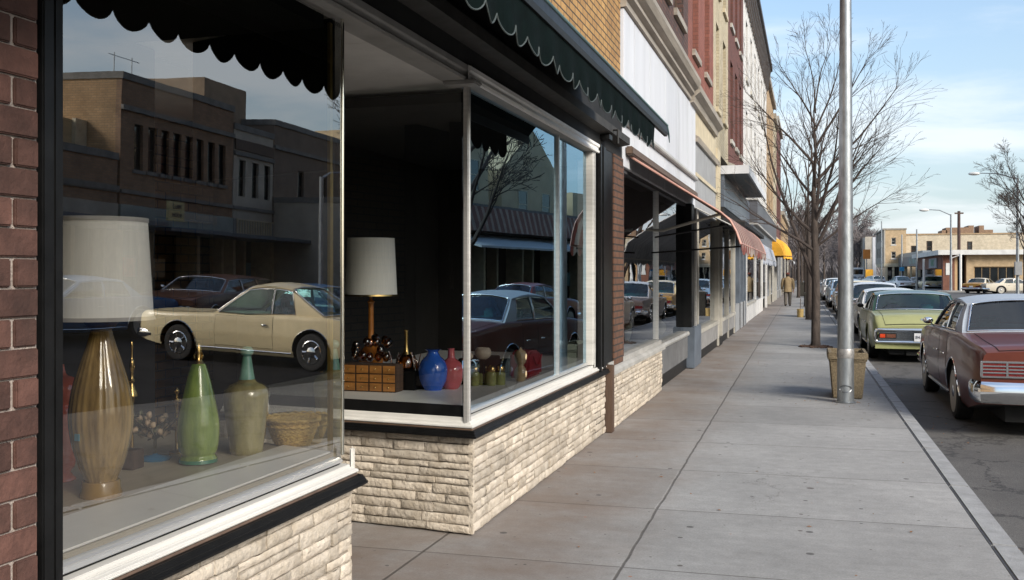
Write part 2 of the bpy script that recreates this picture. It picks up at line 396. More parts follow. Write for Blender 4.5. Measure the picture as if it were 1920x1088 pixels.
m_asphalt = asphalt(); m_pave = paving(); m_kerb = M('kerb_concrete', (.27,.275,.28), .85, .2, 6, bump=.35, bscale=60, grime=.3)
m_soil = M('bare_earth', (.12,.10,.075), .95, .3, .2)
def struct(n, mb, m, **k): return tag(mb.build(n, m, own=False, **k), kind='structure')
struct('ground', MB().box(-900,900,-900,1500,-1.2,-.32), m_soil)
mb = MB(); mb.add([(-.6,-120,-.15),(70,-120,-.15),(70,420,-.15),(-6,420,-.15)], [(0,1,2,3)]); struct('road', mb, m_asphalt)
mb = MB(); mb.box(5.6,18.1,-25,33,-.16,-.146); struct('reflection_dark_strip', mb, M('reflection_dark_asphalt', (.016,.016,.018), .9, .4, 2, bump=.4, bscale=80, spec=.06))  # near-black sheet added out of view to darken the street mirrored in glass
mb = MB(); mb.hexa([(-9,-40,-.3),(kx(-40)-.168,-40,-.3),(kx(130)-.168,130,-.3),(-9,130,-.3),(-9,-40,0),(kx(-40)-.168,-40,0),(kx(130)-.168,130,0),(-9,130,0)]); struct('sidewalk', mb, m_pave)
mb = MB()
ys = [-40+1.8*i for i in range(95)]
for a, b in zip(ys, ys[1:]):
    b -= .008
    mb.hexa([(kx(a)-.155,a,-.3),(kx(a)+.012,a,-.3),(kx(b)+.012,b,-.3),(kx(b)-.155,b,-.3),(kx(a)-.155,a,.004),(kx(a),a,0),(kx(b),b,0),(kx(b)-.155,b,.004)])
struct('kerb', mb, m_kerb, bevel=.012, smooth=40)
mb = MB(); mb.box(18.2,21.9,-30,40,-.3,-.01); struct('far_sidewalk', mb, m_pave)
mb = MB(); mb.prism([(12.0,105.2),(60,105.2),(60,400),(9.0,400)], 'z', -.3, 0.0); struct('far_pavement', mb, m_pave)

# ================= NEAR SHOP =================
m_tanbrick = brick('tan_brick', (.40,.235,.085), (.30,.165,.06), (.055,.040,.028), .22, .078, .009, .6)
m_pierbrick = M('red_pier_brick', (.088,.041,.031), .85, .35, 9, bump=.5, bscale=26, island=.45, grime=.2)
m_mortar = M('mortar', (.30,.255,.225), .95, .2, 20, bump=.6)
m_stone = M('pale_stone', (.47,.395,.305), .9, .2, 9, bump=.8, bscale=40, island=.27, col2=(.62,.55,.46), grime=.35)
m_stonemortar = M('stone_mortar', (.10,.07,.045), .95, .3, 12)
m_ceil = M('ceiling_board', (.72,.70,.66), .8, .08, 3, grime=.15)
m_bed = M('display_stone_top', (.52,.44,.32), .35, .2, 2.2, stretch=(3,.5,1), bump=.02)
m_bedlight = M('display_board', (.82,.81,.78), .4, .1, 3)
rng = random.Random(3)
def stones(mb, u0, u1, z0, z1, mp):
    z = z0
    while z < z1 - .02:
        h = rng.choice((.045,.05,.055,.06,.065,.075))
        if z1 - z - h < .035: h = z1 - z
        u = u0
        while u < u1 - .01:
            l = rng.uniform(.16, .5)
            if u1 - u - l < .1: l = u1 - u
            parts = [(z, z+h)]
            if h > .07 and rng.random() < .2: parts = [(z, z+h*.5), (z+h*.5, z+h)]
            for za, zb in parts:
                pr = rng.uniform(-.005, .006); g = .0028; nu, nv = 10, 5; ph = rng.uniform(0, 99)
                tl = rng.uniform(-.006,.006); 
                def fn(i, j):
                    uu = lerp(u+g, u+l-g, i); zz = lerp(za+g, zb-g, j)
                    e = min(min(i, 1-i)*l/.016, min(j, 1-j)*(zb-za)/.014, 1)
                    d = pr - .008*(1-e)**2 + .006*(mnoise.noise(Vector((uu*7+ph, zz*14, ph)))) + .006*abs(mnoise.noise(Vector((uu*22+ph, zz*30, ph)))) + .004*mnoise.noise(Vector((uu*40+ph, zz*50, ph)))
                    k = .004*mnoise.noise(Vector((uu*14, zz*14, ph)))
                    return mp(uu, zz+k*(0 < i < 1) + tl*(i-.5), d)
                mb.grid(fn, nu, nv)
                a = [fn(0,0), fn(1,0), fn(1,1), fn(0,1)]; bck = [mp(u+g,za+g,-.03), mp(u+l-g,za+g,-.03), mp(u+l-g,zb-g,-.03), mp(u+g,zb-g,-.03)]
                mb.add(a+bck, [(0,1,5,4),(1,2,6,5),(2,3,7,6),(3,0,4,7)])
            u += l
        z += h
shop = empty('shop_building', (-2.15, 6, 0), 'tan brick shop with two corner display windows above pale stone bases', 'building')
GX = -2.17
# upper wall and structure behind
mb = MB(); mb.box(-14,-2.12,-9,11.35,3.56,9.2); mb.box(-14,-5.4,-9,11.35,0.02,3.56); mb.box(-5.4,-2.12,-9,1.55,0.02,3.56)
mb.build('wall', m_tanbrick, shop)
mb = MB(); mb.box(-14.05,-2.02,-9.02,11.35,9.2,9.4); mb.build('coping', m_concrete_dark, shop)
# red brick pier at the near end
mb = MB()
for i in range(37):
    z = .0 + i*.083; off = (i % 2)*.16
    y = 1.56 - .31 + off
    while y < 2.27:
        a, b = max(y, 1.56), min(y+.302, 2.272)
        if b - a > .03:
            j = random.uniform(-.004,.003)
            mb.box(-2.2, -2.078+j, a+.002, b-.002, z+.003, z+.0795)
        y += .312
mb.build('pier_brick', m_pierbrick, shop, bevel=.004, smooth=40)
mb = MB(); mb.box(-2.3,-2.09,1.56,2.274,0.0,3.07); mb.build('pier_core', m_mortar, shop)
# black frame at left of first window
mb = MB(); mb.box(-2.34,-2.105,2.276,2.40,0.02,2.93); mb.box(-2.105,-2.075,2.285,2.33,0.02,2.93); mb.box(-2.105,-2.09,2.345,2.365,.02,2.93); mb.build('jamb', m_black, shop, bevel=.005)
# stone bases
V1, V2A, V2B = 4.31, 6.0, 10.34
def sp1(u, z, d): return (-2.09+d, u, z)
mb = MB(); stones(mb, 2.40, V1-.03, .01, .69, sp1)
a0 = Vector((-2.09, V1-.03, 0)); dv = Vector((-1.15,.34,0)).normalized(); nv = Vector((-dv.y*-1*-1, 0, 0))
nrm = Vector((dv.y, -dv.x, 0)); nrm = nrm if nrm.y > 0 else -nrm
stones(mb, 0, 1.15, .01, .69, lambda u, z, d: tuple(a0 + dv*u + nrm*d + Vector((0,0,z))))
mb.cur = 1; mb.prism([(-2.12,2.40),(-2.12,V1-.05),(-3.2,V1+.25),(-3.2,2.40)], 'z', .005, .69)
mb.build('stone_base', [m_stone, m_stonemortar], shop, smooth=60)
mb = MB(); stones(mb, V2A+.03, V2B, .01, .645, sp1)
b0 = Vector((-2.09, V2A+.03, 0)); dw = Vector((-2.0,.22,0)).normalized(); nw = Vector((dw.y, -dw.x, 0)); nw = nw if nw.y < 0 else -nw
stones(mb, 0, 2.0, .01, .645, lambda u, z, d: tuple(b0 + dw*u + nw*d + Vector((0,0,z))))
mb.cur = 1; mb.prism([(-2.12,V2A+.06),(-2.12,V2B),(-4.1,V2B),(-4.1,V2A+.28)], 'z', .005, .645)
mb.build('stone_base', [m_stone, m_stonemortar], shop, smooth=60)
# sill mouldings: profile (x, z) run along the front, then along the return
def sillset(y0, y1, zl, dz, ret, miter):
    """ledge, rail and stop along x=const front and a return leg given by direction ret from the front corner"""
    def run(prof, name, mat, bev=.003):
        mb = MB(); n = len(prof)
        # front length with mitred end at corner
        def pt(x, z, end):
            off = x + 2.09
            if end == 0: return (x, y0, z)
            return None
        cy = miter
        rv = Vector((ret[0], ret[1], 0)).normalized(); rn = Vector((rv.y, -rv.x, 0))
        if (rn.y > 0) != (y1 <= cy + 1e-6): rn = -rn
        C = Vector((-2.09, cy, 0))
        # mitre direction: outward offset d -> corner point where both offset lines meet
        def corner(d):
            # line A: x = -2.09+d ; line B: C + rn*d + t*rv
            q = C + rn*d; t = (-2.09 + d - q.x)/rv.x; return q + rv*t
        far = y0 if y1 <= cy + 1e-6 else y1
        vs = []
        for (d, z) in prof: vs.append((-2.09+d, far, z))
        for (d, z) in prof: c = corner(d); vs.append((c.x, c.y, z))
        L = 1.2
        for (d, z) in prof: q = C + rn*d + rv*ret[2]; vs.append((q.x, q.y, z))
        fs = [(k*n+i, k*n+(i+1)%n, (k+1)*n+(i+1)%n, (k+1)*n+i) for k in (0,1) for i in range(n)] + [tuple(range(n)), tuple(range(2*n,3*n))]
        mb.add(vs, fs); mb.build(name, mat, shop, bevel=bev)
    a = zl
    run([(-.25,a),(.05,a),(.052,a+.014),(.042,a+.018),(.042,a+.03),(.034,a+.034),(.034,a+.045),(-.25,a+.045)], 'ledge', m_black)
    run([(-.25,a+.045),(.012,a+.045),(.006,a+.058),(-.25,a+.058)], 'base_strip', m_bronze)
    b = a+.058
    run([(-.25,b),(.012,b),(.016,b+.010),(.010,b+.016),(-.005,b+.020),(-.008,b+dz*.55),(-.018,b+dz*.6),(-.02,b+dz),(-.25,b+dz)], 'sill_rail', m_white_trim)
    c = b+dz
    run([(-.25,c),(-.058,c),(-.058,c+.012),(-.25,c+.012)], 'gasket', m_black_matte)
    run([(-.115,c+.012),(-.045,c+.012),(-.050,c+.030),(-.062,c+.036),(-.115,c+.036)], 'glazing_stop', m_alu)
    return c+.036
zg1 = sillset(2.40, V1, .69, .040, (-1.15, .34, 1.2), V1)
zg2 = sillset(V2A, 10.34, .645, .065, (-2.0, .22, 2.0), V2A)
# header beam over windows and entry, with moulded steps
mb = MB(); mb.prism([(-2.26,2.93),(-2.10,2.93),(-2.095,2.95),(-2.108,2.957),(-2.108,2.985),(-2.092,2.992),(-2.092,3.03),(-2.26,3.03)], 'y', 2.28, 9.98)
mb.build('header', m_grey_trim, shop, bevel=.002)
mb = MB(); mb.prism([(-2.092,2.93),(-2.075,2.935),(-2.07,2.955),(-2.085,2.965),(-2.085,2.985),(-2.07,2.995),(-2.068,3.02),(-2.09,3.03)], 'y', V2A-.06, 9.98)
mb.build('header_moulding', M('bright_moulding', (.85,.83,.79), .4, .08, 4, grime=.15), shop)
mb = MB(); mb.box(-2.25,-2.03,V2A-.10,V2A+.04,2.905,2.935); mb.build('corner_cap', m_grey_trim, shop, bevel=.008)
mb = MB(); mb.box(-2.3,-2.10,1.56,11.35,3.03,3.56); mb.build('fascia', m_black_matte, shop)
mb = MB(); mb.prism([(-2.10,3.15),(-1.98,3.17),(-1.98,3.25),(-2.10,3.26)], 'y', 1.6, 11.2); mb.build('awning_beam', M('dark_beam', (.035,.033,.03), .7, .3, 6), shop)  # beam coloured an even dark grey
# entry ceiling boards
mb = MB()
cs = [(-5.4,-3.66),(-3.65,-2.27)]
for xa, xb in cs:
    for ya, yb in ((1.6,2.9),(2.905,4.9),(4.905,7.0)):
        mb.box(xa, xb, ya, yb, 2.955, 2.985)
mb.build('entry_ceiling', m_ceil, shop)
mb = MB(); mb.box(-5.4,-2.27,7.0,11.0,2.95,2.985); mb.box(-5.4,-2.27,1.6,11.0,2.99,3.02); mb.build('inner_ceiling', m_void, shop)
# entry door wall
mb = MB(); mb.box(-5.4,-5.2,4.6,6.4,.02,2.95); mb.build('door_wall', m_void, shop)
d = MB(); d.box(-5.2,-5.14,5.0,5.95,.02,2.15); d = d.build('door', m_black, shop); ORG[d.name] = ORG[shop.name]
q = MB(); q.tube([(-5.09,5.12,.95),(-5.09,5.12,1.3)], .014); q.build('handle', m_chrome, d)
# display beds
mb = MB(); mb.prism([(-3.5,2.40),(-2.185,2.40),(-2.185,V1-.01),(-3.2,V1+.29),(-3.5,V1+.38)], 'z', .76, .84); mb.build('display_bed', m_bed, shop, bevel=.004)
mb = MB(); mb.prism([(-2.50,2.45),(-2.19,2.45),(-2.19,V1-.06),(-2.50,V1+.04)], 'z', .844, .852); mb.build('display_board', M('bed_front_slab', (.95,.92,.85), .4, .04, 2.5, stretch=(2,.5,1)), shop, bevel=.003)
mb = MB(); mb.prism([(-4.0,V2A+.26),(-2.185,V2A+.055),(-2.185,10.34),(-4.0,10.34)], 'z', .70, .84); mb.build('display_bed', m_bedlight, shop, bevel=.004)
mb = MB(); q0 = Vector((-2.16,V2A+.035,0)); q1 = q0 + dw*1.95
mb.hexa([(q0.x,q0.y,.765),(q0.x,q0.y+.02,.765),(q1.x,q1.y+.02,.765),(q1.x,q1.y,.765),(q0.x,q0.y,.842),(q0.x,q0.y+.02,.842),(q1.x,q1.y+.02,.842),(q1.x,q1.y,.842)]); mb.build('bed_edge', m_black, shop)
# dark backing of both display boxes
mb = MB(); mb.box(-3.62,-3.5,2.2,V1+.38,.02,2.95); mb.box(-3.5,-2.35,2.28,2.40,.02,2.95); mb.box(-4.2,-4.0,V2A+.3,11.0,.02,2.95); mb.box(-4.0,-2.3,10.36,10.48,.70,2.95); mb.box(-3.5,-2.2,2.4,4.2,2.86,2.93); mb.box(-4.0,-2.2,6.3,10.8,2.86,2.93); mb.build('backing', m_void, shop)
# glass
P1 = pane('corner_window_glass', .27, (1,.99,.97), (1,1,.98), rot=6.5, tilt=-.5, shear=.004, wav=.0012)
P2 = pane('street_window_glass', .36, (.56,.82,1.0), (1,1,1), rot=7, yc=7, wav=.0014)
PR = pane('return_glass', .05, (1,1,1), (.90,.92,.90), wav=.001)
def glass(name, pts, z0, z1, mat, th=.008):
    (x0,y0),(x1,y1) = pts; d = Vector((x1-x0,y1-y0,0)).normalized(); n = Vector((d.y,-d.x,0))
    mb = MB(); mb.add([(x0,y0,z0),(x1,y1,z0),(x1,y1,z1),(x0,y0,z1)], [(0,1,2,3)])
    o = mb.build(name, mat, shop)
    return o
def face_out(o, want):   # keep the pane's normal pointing to the street side
    p = o.data.polygons[0]
    if p.normal.dot(Vector(want)) < 0: o.data.flip_normals()
    return o
face_out(glass('glass_pane', [(GX,2.40),(GX,V1+.01)], zg1-.03, 2.94, P1), (1,0,0))
face_out(glass('glass_pane', [(GX-.004,V1+.015),(-3.2,V1+.34)], zg1-.03, 2.94, PR), (.3,1,0))
y_mul = Yat(1042, GX)
face_out(glass('glass_pane', [(GX,V2A+.05),(GX,y_mul)], zg2-.03, 2.94, P2), (1,0,0))
face_out(glass('glass_pane', [(GX,y_mul+.012),(GX,9.78)], zg2-.03, 2.94, P2), (1,0,0))
face_out(glass('glass_pane', [(GX-.01,V2A+.055),(-4.0,V2A+.26)], zg2-.03, 2.94, PR), (0,-1,0))
# posts
mb = MB(); mb.prism([(-2.20,V1-.02),(-3.2,V1+.30),(-3.2,V1+.33),(-2.20,V1+.005)], 'z', 2.2, 2.95); mb.build('dark_ceiling_mask', m_void, shop)  # dark panel added inside the glass to hide the lit entry ceiling
mb = MB(); mb.tube([(GX+.004,V1+.018,zg1),(GX+.004,V1+.018,2.94)], .0085, 8); mb.build('corner_post', M('polished_edge', (.85,.83,.72), .15, .1, 6, metal=1), shop, smooth=50)
mb = MB(); mb.box(-2.212,-2.196,V1-.05,V1-.034,.852,2.9); mb.box(-2.208,-2.2,V1-.022,V1-.014,.852,2.9); mb.build('inner_post', M('brass_post', (.42,.30,.09), .35, .2, 8, metal=.8), shop)
mb = MB(); mb.box(-2.125,-2.10,V1+.0,V1+.028,.735,.87); mb.build('post_bracket', m_white_trim, shop, bevel=.012)
mb = MB(); mb.prism([(-2.15,V2A+.012),(-2.115,V2A+.012),(-2.108,V2A+.02),(-2.108,V2A+.045),(-2.15,V2A+.045)], 'z', zg2-.09, 2.91); mb.build('corner_post', m_alu, shop, bevel=.004)
mb = MB(); mb.box(-2.195,-2.14,y_mul-.004,y_mul+.016,zg2-.01,2.93); mb.build('mullion', m_alu, shop)
mb = MB(); mb.box(-2.26,-2.10,9.75,9.85,zg2-.03,2.93); mb.box(-2.10,-2.092,9.80,9.84,zg2-.06,2.93); mb.build('jamb', m_white_trim, shop, bevel=.006)
mb = MB(); mb.box(-2.3,-2.10,9.855,10.80,.02,3.03); mb.box(-2.10,-2.06,9.95,10.02,.69,3.03); mb.box(-2.10,-2.07,10.15,10.28,.69,3.03); mb.build('pilaster', m_black, shop, bevel=.005)
# brown post and orange brick strip at the party line
mb = MB(); mb.box(-2.2,-2.02,10.36,10.48,.0,.72); mb.build('post', m_wood_dark, shop, bevel=.008)
mb = MB(); mb.box(-2.4,-2.085,10.805,11.35,.02,3.03); mb.build('brick_strip', brick('orange_brick', (.125,.058,.033), (.095,.045,.027), (.03,.024,.02)), shop)
# ---------------- green awning
m_awn = M('dark_green_canvas', (.0014,.0045,.0042), .95, .3, 14, bump=.15, spec=.1)
m_awnedge = M('edge_highlight_green', (.05,.10,.10), .5, .3, 8, stretch=(1,.2,1))  # lighter blue-green paints the highlight along the awning's top edge
awn = empty('awning', (-1.6, 5, 3.0), 'long dark green scalloped awning over the near shop windows', 'awning')
AY0, AY1 = -1.5, 9.15
mb = MB(); mb.prism([(-2.10,3.52),(-2.10,3.55),(-1.30,3.075),(-1.30,3.045)], 'y', AY0, AY1); mb.build('canvas', m_awn, awn)
mb = MB(); mb.prism([(-1.30,2.97),(-1.272,2.97),(-1.266,3.0),(-1.272,3.06),(-1.30,3.06)], 'y', AY0, AY1+.02); mb.build('front_rail', M('black_awning_rail', (.008,.009,.010), .5, .3, 10), awn)
mb = MB(); mb.tube([(-1.275,AY0,3.072),(-1.275,AY1+.03,3.072)], .012, 8); mb.build('edge_roll', m_awnedge, awn, smooth=60)
mb = MB(); pt = .222; n = int((8.65-AY0)/pt)
def vz(t):  # scallop depth
    a = (t % 1.0); return 2.82 - .065*sin(pi*a)**.7
N = n*12
mb.grid(lambda i, j: (-1.285 + .012*sin(i*N*.31)*(j), lerp(AY0, AY0+n*pt, i), lerp(2.975, vz(i*n), j)), N, 4)
mb.build('valance', m_awn, awn, smooth=60)
mb = MB(); mb.tube([(-1.283 + .012*sin(i/N*N*.31), AY0+n*pt*i/N, vz(i/N*n)) for i in range(N+1)], .004, 5); mb.build('piping', M('grey_piping', (.05,.062,.062), .7, .2, 20), awn)
mb = MB(); mb.tube([(-2.03,10.2,3.2),(-1.93,10.2,3.2),(-1.93,10.2,3.06)], .014, 6); mb.box(-2.1,-2.0,10.1,10.26,3.10,3.15); mb.build('arm', m_black, awn)
mb = MB(); mb.tube([(-1.275,AY1+.02,3.06),(-1.27,AY1+.10,3.0),(-1.27,AY1+.16,2.93)], [.012,.009,.003], 6); mb.build('edge_tip', m_awnedge, awn)
# ================= GOODS IN THE WINDOWS =================
def place(px, py, Z): x, y, d = ground(px, py, Z); return x, y, d
def prof(px, d, zb, pts, pyb):   # pts (half width px, py) from the bottom up -> (r, z)
    return [(w*d/F, (pyb-p)*d/F*1.0) for w, p in pts]
def smoothprof(pr, n=40):
    f = pchip([(i, p[0]) for i, p in enumerate(pr)]); g = pchip([(i, p[1]) for i, p in enumerate(pr)])
    k = len(pr)-1; return [(max(f(k*i/n), 0), g(k*i/n)) for i in range(n+1)]
def ceramic(n, c, **k): return M(n, c, .12, .22, 9, coat=.9, **k)
ZB1, ZB2 = .84, .84
# big amber lamp in first window
x, y, d = place(190, 930, ZB1)
lamp = empty('table_lamp', (x, y, ZB1), 'tall ribbed brown ceramic lamp with wide pale drum shade in the first window', 'lamp', 'table lamps in the shop windows')
m_amberc = M('ribbed_brown_glaze', (.26,.155,.045), .12, .35, 6, coat=1, stretch=(5,5,.5), col2=(.50,.33,.12))
mb = MB(); pr = smoothprof(prof(190, d, ZB1, [(30,922),(27,905),(40,870),(53,820),(57,780),(52,735),(40,690),(27,650),(19,622),(18,615),(22,607)], 930))
mb.lathe(pr, 96, (x, y, ZB1), flute=26, fa=.018); mb.build('body', m_amberc, lamp, smooth=60)
mb = MB(); mb.lathe([(.076,0),(.078,.012),(.072,.03),(.07,.055),(.066,.062)], 40, (x,y,ZB1)); mb.build('base', M('brown_base', (.34,.20,.05), .25, .2, 10, coat=.6), lamp, smooth=40)
k = d/F; mb = MB(); mb.lathe([(20*k,313*k),(24*k,316*k),(30*k,324*k),(31*k,332*k),(22*k,332*k),(8*k,333*k)], 32, (x,y,ZB1)); mb.build('neck', m_wood_dark, lamp, smooth=40)
mb = MB(); mb.lathe([(95*k,332*k),(93*k,331*k),(82*k,520*k),(84*k,520*k)], 64, (x,y,ZB1)); m_shade = M('lamp_shade_fabric', (.92,.89,.82), .9, .05, 14, stretch=(6,6,.3), bump=.05)
sh = mb.build('lamp_shade', m_shade, lamp, smooth=50); ORG[sh.name] = ORG[lamp.name]
mb = MB(); mb.lathe([(95*k,330*k),(96*k,330*k),(95.5*k,337*k),(94*k,337*k)], 64, (x,y,ZB1)); mb.build('trim', M('shade_trim', (.45,.42,.37), .8, .1, 20), sh, smooth=50); mb = MB(); mb.lathe([(82.6*k,513*k),(84*k,513*k),(83.6*k,521*k),(82*k,521*k)], 64, (x,y,ZB1)); mb.build('trim', M('shade_trim', (.45,.42,.37), .8, .1, 20), sh, smooth=50)
mb = MB(); mb.lathe([(7*k,331*k),(7*k,440*k)], 12, (x,y,ZB1)); mb.build('stem', m_goldtrim, lamp)
mb = MB(); a = radians(215); mb.box(0,0,0,0,0,0); t0 = Vector((x,y,ZB1+118*k)); fw = Vector((-x,-y,0)).normalized(); rt = Vector((fw.y,-fw.x,0))*-1
c0 = t0 + fw*(50.5*k) + rt*(-42*k)*0 + rt*(38*k)*-1
# small blue price tag stuck on the belly, towards the street-left
q = t0 + (fw*.70 + rt*-.72).normalized()*(56.8*k)
mb = MB(); tn = (fw*.70 + rt*-.72).normalized(); tr_ = Vector((tn.y,-tn.x,0))
mb.hexa([tuple(q+tr_*sx*.011+tn*dn+Vector((0,0,sz*.013))) for sz in (-1,1) for sx, dn in ((-1,-.002),(1,-.002),(1,.003),(-1,.003))]); mb.build('price_tag', M('blue_tag', (.10,.26,.32), .7, .1, 20), lamp)

def turned(name, label, cat, px, py, Z, pts, mat, group=None, n=40, extra=None, flute=0, fa=0, sm=36):
    x, y, d = place(px, py, Z)
    r = empty(name, (x, y, Z), label, cat, group)
    mb = MB(); mb.lathe(smoothprof(prof(px, d, Z, pts, py), sm), n, (x,y,Z), flute=flute, fa=fa); mb.build('body', mat, r, smooth=50)
    return r, x, y, d/F
m_greenglaze = M('green_glaze', (.13,.25,.035), .10, .4, 5, coat=1, stretch=(4,4,.6), col2=(.34,.46,.10), grime=.25)
r, x, y, k = turned('vase', 'green glazed bottle vase with long tapering neck in first window', 'vase', 372, 868, ZB1, [(24,868),(34,866),(35,860),(31,852),(34,846),(38,825),(39,800),(34,765),(25,725),(17,695),(13,684),(12,682)], m_greenglaze)
mb = MB(); mb.lathe([(.0,183*k),(12*k,184*k),(9*k,190*k),(5*k,196*k),(7*k,206*k),(5*k,218*k),(2*k,226*k),(0,228*k)], 20, (x,y,ZB1)); mb.tube([(x+9*k*cos(a),y+9*k*sin(a)*.4,ZB1+(200+9*sin(a))*k) for a in [i*2*pi/12 for i in range(13)]], 1.6*k, 6); mb.build('stopper', m_goldtrim, r, smooth=50)
mb = MB(); mb.lathe([(33*k,0),(36*k,2*k),(35*k,8*k),(31*k,10*k)], 36, (x,y,ZB1+.002)); mb.build('foot', ceramic('dark_green_glass', (.05,.2,.12)), r, smooth=40)
m_oliveglass = M('olive_glass', (.24,.19,.06), .08, .4, 5, coat=1, col2=(.46,.40,.17), stretch=(2,2,.7))
r, x, y, k = turned('decanter', 'olive glass decanter with teal neck and round stopper', 'decanter', 463, 850, ZB1, [(30,850),(32,845),(34,825),(39,790),(43,755),(44,742),(42,732),(34,722),(20,716),(15,711)], m_oliveglass, n=8)
mb = MB(); mb.lathe(smoothprof([(15*k,139*k),(13*k,150*k),(10*k,170*k),(8*k,182*k)], 14), 20, (x,y,ZB1)); mb.build('neck', M('teal_glass', (.08,.26,.18), .05, .4, 6, coat=1, col2=(.28,.52,.42)), r, smooth=50)
mb = MB(); mb.blob((x,y,ZB1+191*k), (13*k,13*k,10*k), 18, 10); mb.build('stopper', M('pale_teal_glass', (.16,.34,.30), .05, .3, 9, coat=1), r, smooth=60)
# basket
x, y, d = place(558, 832, ZB1); k = d/F*1.12
m_wick = M('woven_cane', (.85,.52,.18), .7, .4, 60, bump=.8, bscale=60, stretch=(1,1,2.2))
b = empty('basket', (x,y,ZB1), 'round woven cane basket with flared sides in the first window', 'basket')
mb = MB(); N = 60
def bas(i, j, th=0): 
    a = 2*pi*i; r_ = lerp(37, 53, j**.8)*k*(1+.02*sin(a*30 + (int(j*9)%2)*pi)) - th; return (x+r_*cos(a), y+r_*sin(a), ZB1+.004+j*43*k)
mb.grid(lambda i, j: bas(i,j), 120, 18); mb.grid(lambda i, j: bas(i,j,.006), 120, 18); mb.lathe([(0,.004),(37*k,.004)], 40, (x,y,ZB1)); mb.build('body', m_wick, b, smooth=80)
mb = MB(); mb.tube([(x+53*k*cos(a),y+53*k*sin(a),ZB1+44*k+.003*sin(a*24)) for a in [2*pi*i/96 for i in range(97)]], .010, 6); mb.tube([(x+50.5*k*cos(a),y+50.5*k*sin(a),ZB1+34*k+.003*sin(a*24+1)) for a in [2*pi*i/96 for i in range(97)]], .007, 6); mb.build('rim', m_wick, b, smooth=60)
# red ceramic urn at the far left
turned('urn', 'glossy red ceramic urn with lobed body beside the brown lamp', 'urn', 116, 902, ZB1, [(22,902),(26,898),(16,885),(24,872),(25,835),(22,800),(27,785),(24,765),(20,758),(32,742),(34,728),(22,708),(8,702),(4,684),(4,683)], ceramic('red_glaze', (.75,.15,.08)))
# brass finial, small brass knob on a dark stand
r, x, y, k = turned('candlestick', 'slender turned brass candlestick on a dark round stand', 'candlestick', 247, 862, ZB1, [(18,862),(18,855),(4,850),(4,800),(4,745),(11,743),(10,738),(4,722),(3,718),(6,714),(3,708),(3,696),(5,690),(5,678),(2,672),(2,655),(3,648),(1,640)], m_goldtrim)
r, x, y, k = turned('candlestick', 'short brass candlestick behind the wire blossom tree', 'candlestick', 331, 850, ZB1, [(14,850),(14,846),(3,842),(3,755),(8,753),(8,748),(3,744),(3,738),(5,733),(2,727)], m_goldtrim)
# wire blossom tree
x, y, d = place(291, 862, ZB1); k = d/F; random.seed(11)
t = empty('wire_tree', (x,y,ZB1), 'small dark wire tree ornament with pale shell blossoms on blue glass foot', 'ornament')
mb = MB(); lf = MB(); bl = MB()
m_wire = M('blackened_wire', (.12,.11,.07), .4, .3, 20, metal=.6)
for i in range(26):
    a = random.uniform(0, 2*pi); L = random.uniform(28, 50)*k; up = random.uniform(.35, 1.25)
    p = Vector((x,y,ZB1+.0+38*k)); pts = [p]
    for s_ in range(4):
        p = p + Vector((cos(a)*L/4, sin(a)*L/4*.8, up*L/4)); a += random.uniform(-.4,.4); pts.append(p)
    mb.tube(pts, [1.4*k,1.2*k,1*k,.9*k,.7*k], 5)
    for j in range(3):
        q = pts[2+j % 3] if j < 2 else pts[-1]
        c = q + Vector((random.uniform(-6,6),random.uniform(-6,6),random.uniform(-6,8)))*k
        if random.random() < .3: bl.blob(c, (5.5*k,5.5*k,6*k), 7, 5, .25)
        else:
            u = Vector((random.uniform(-1,1),random.uniform(-1,1),random.uniform(-.8,.4))).normalized(); w = u.cross(Vector((.3,.2,1))).normalized()
            lf.add([c-u*6*k, c+w*3.4*k, c+u*7*k, c-w*3.4*k, c+Vector((0,0,1.6*k))], [(0,1,4),(1,2,4),(2,3,4),(3,0,4),(0,3,2,1)])
mb.tube([(x,y,ZB1+8*k),(x,y,ZB1+40*k)], 3*k, 8)
mb.build('branches', m_wire, t); lf.build('leaves', M('dark_metal_leaf', (.14,.14,.08), .35, .4, 12, metal=.4), t); bl.build('blossoms', M('shell_blossom', (.50,.37,.25), .45, .3, 12), t, smooth=60)
mb = MB(); mb.lathe([(28*k,0),(30*k,4*k),(26*k,8*k),(6*k,10*k),(4*k,12*k)], 30, (x,y,ZB1)); mb.build('base', ceramic('blue_glass', (.02,.14,.28)), t, smooth=40)
x, y, d = place(252, 878, ZB1)
tag(MB().box(x-.05,x+.03,y-.05,y+.03,ZB1,ZB1+.085).build('box', m_wood_dark, bevel=.004, own=True), 'small dark brown box half behind the brown lamp', 'box')
# --- second window
def lamp2(px0, pyb, name, label):
    x, y = -3.27, 7.02; d = -x*TS + y*TC; k = d/F
    r = empty(name, (x,y,ZB2), label, 'lamp', 'table lamps in the shop windows')
    z0 = H-(555-VPY)*k; z1 = H-(447-VPY)*k
    mb = MB(); mb.lathe([(50*k,z0-ZB2),(49*k,z0-ZB2),(44*k,z1-ZB2),(45*k,z1-ZB2)], 56, (x,y,ZB2)); s_ = mb.build('lamp_shade', m_shade, r, smooth=50); ORG[s_.name] = ORG[r.name]
    mb = MB(); mb.lathe([(50.3*k,z0-ZB2),(50.8*k,z0-ZB2),(50.4*k,z0-ZB2+.012),(49.8*k,z0-ZB2+.012)], 56, (x,y,ZB2)); mb.build('trim', m_goldtrim, s_, smooth=50)
    mb = MB(); zz = [(.06,0),(.075,.02),(.05,.05),(.04,.08),(.09,.15),(.10,.20),(.07,.27),(.03,.33),(.022,.40),(.02,.62),(.03,.64),(.012,.66),(.012,z0-ZB2+.1)]
    mb.lathe(smoothprof(zz, 50), 32, (x,y,ZB2)); mb.build('body', M('amber_lamp_glass', (.45,.16,.03), .08, .4, 6, coat=1), r, smooth=50)
    return r, x, y, k
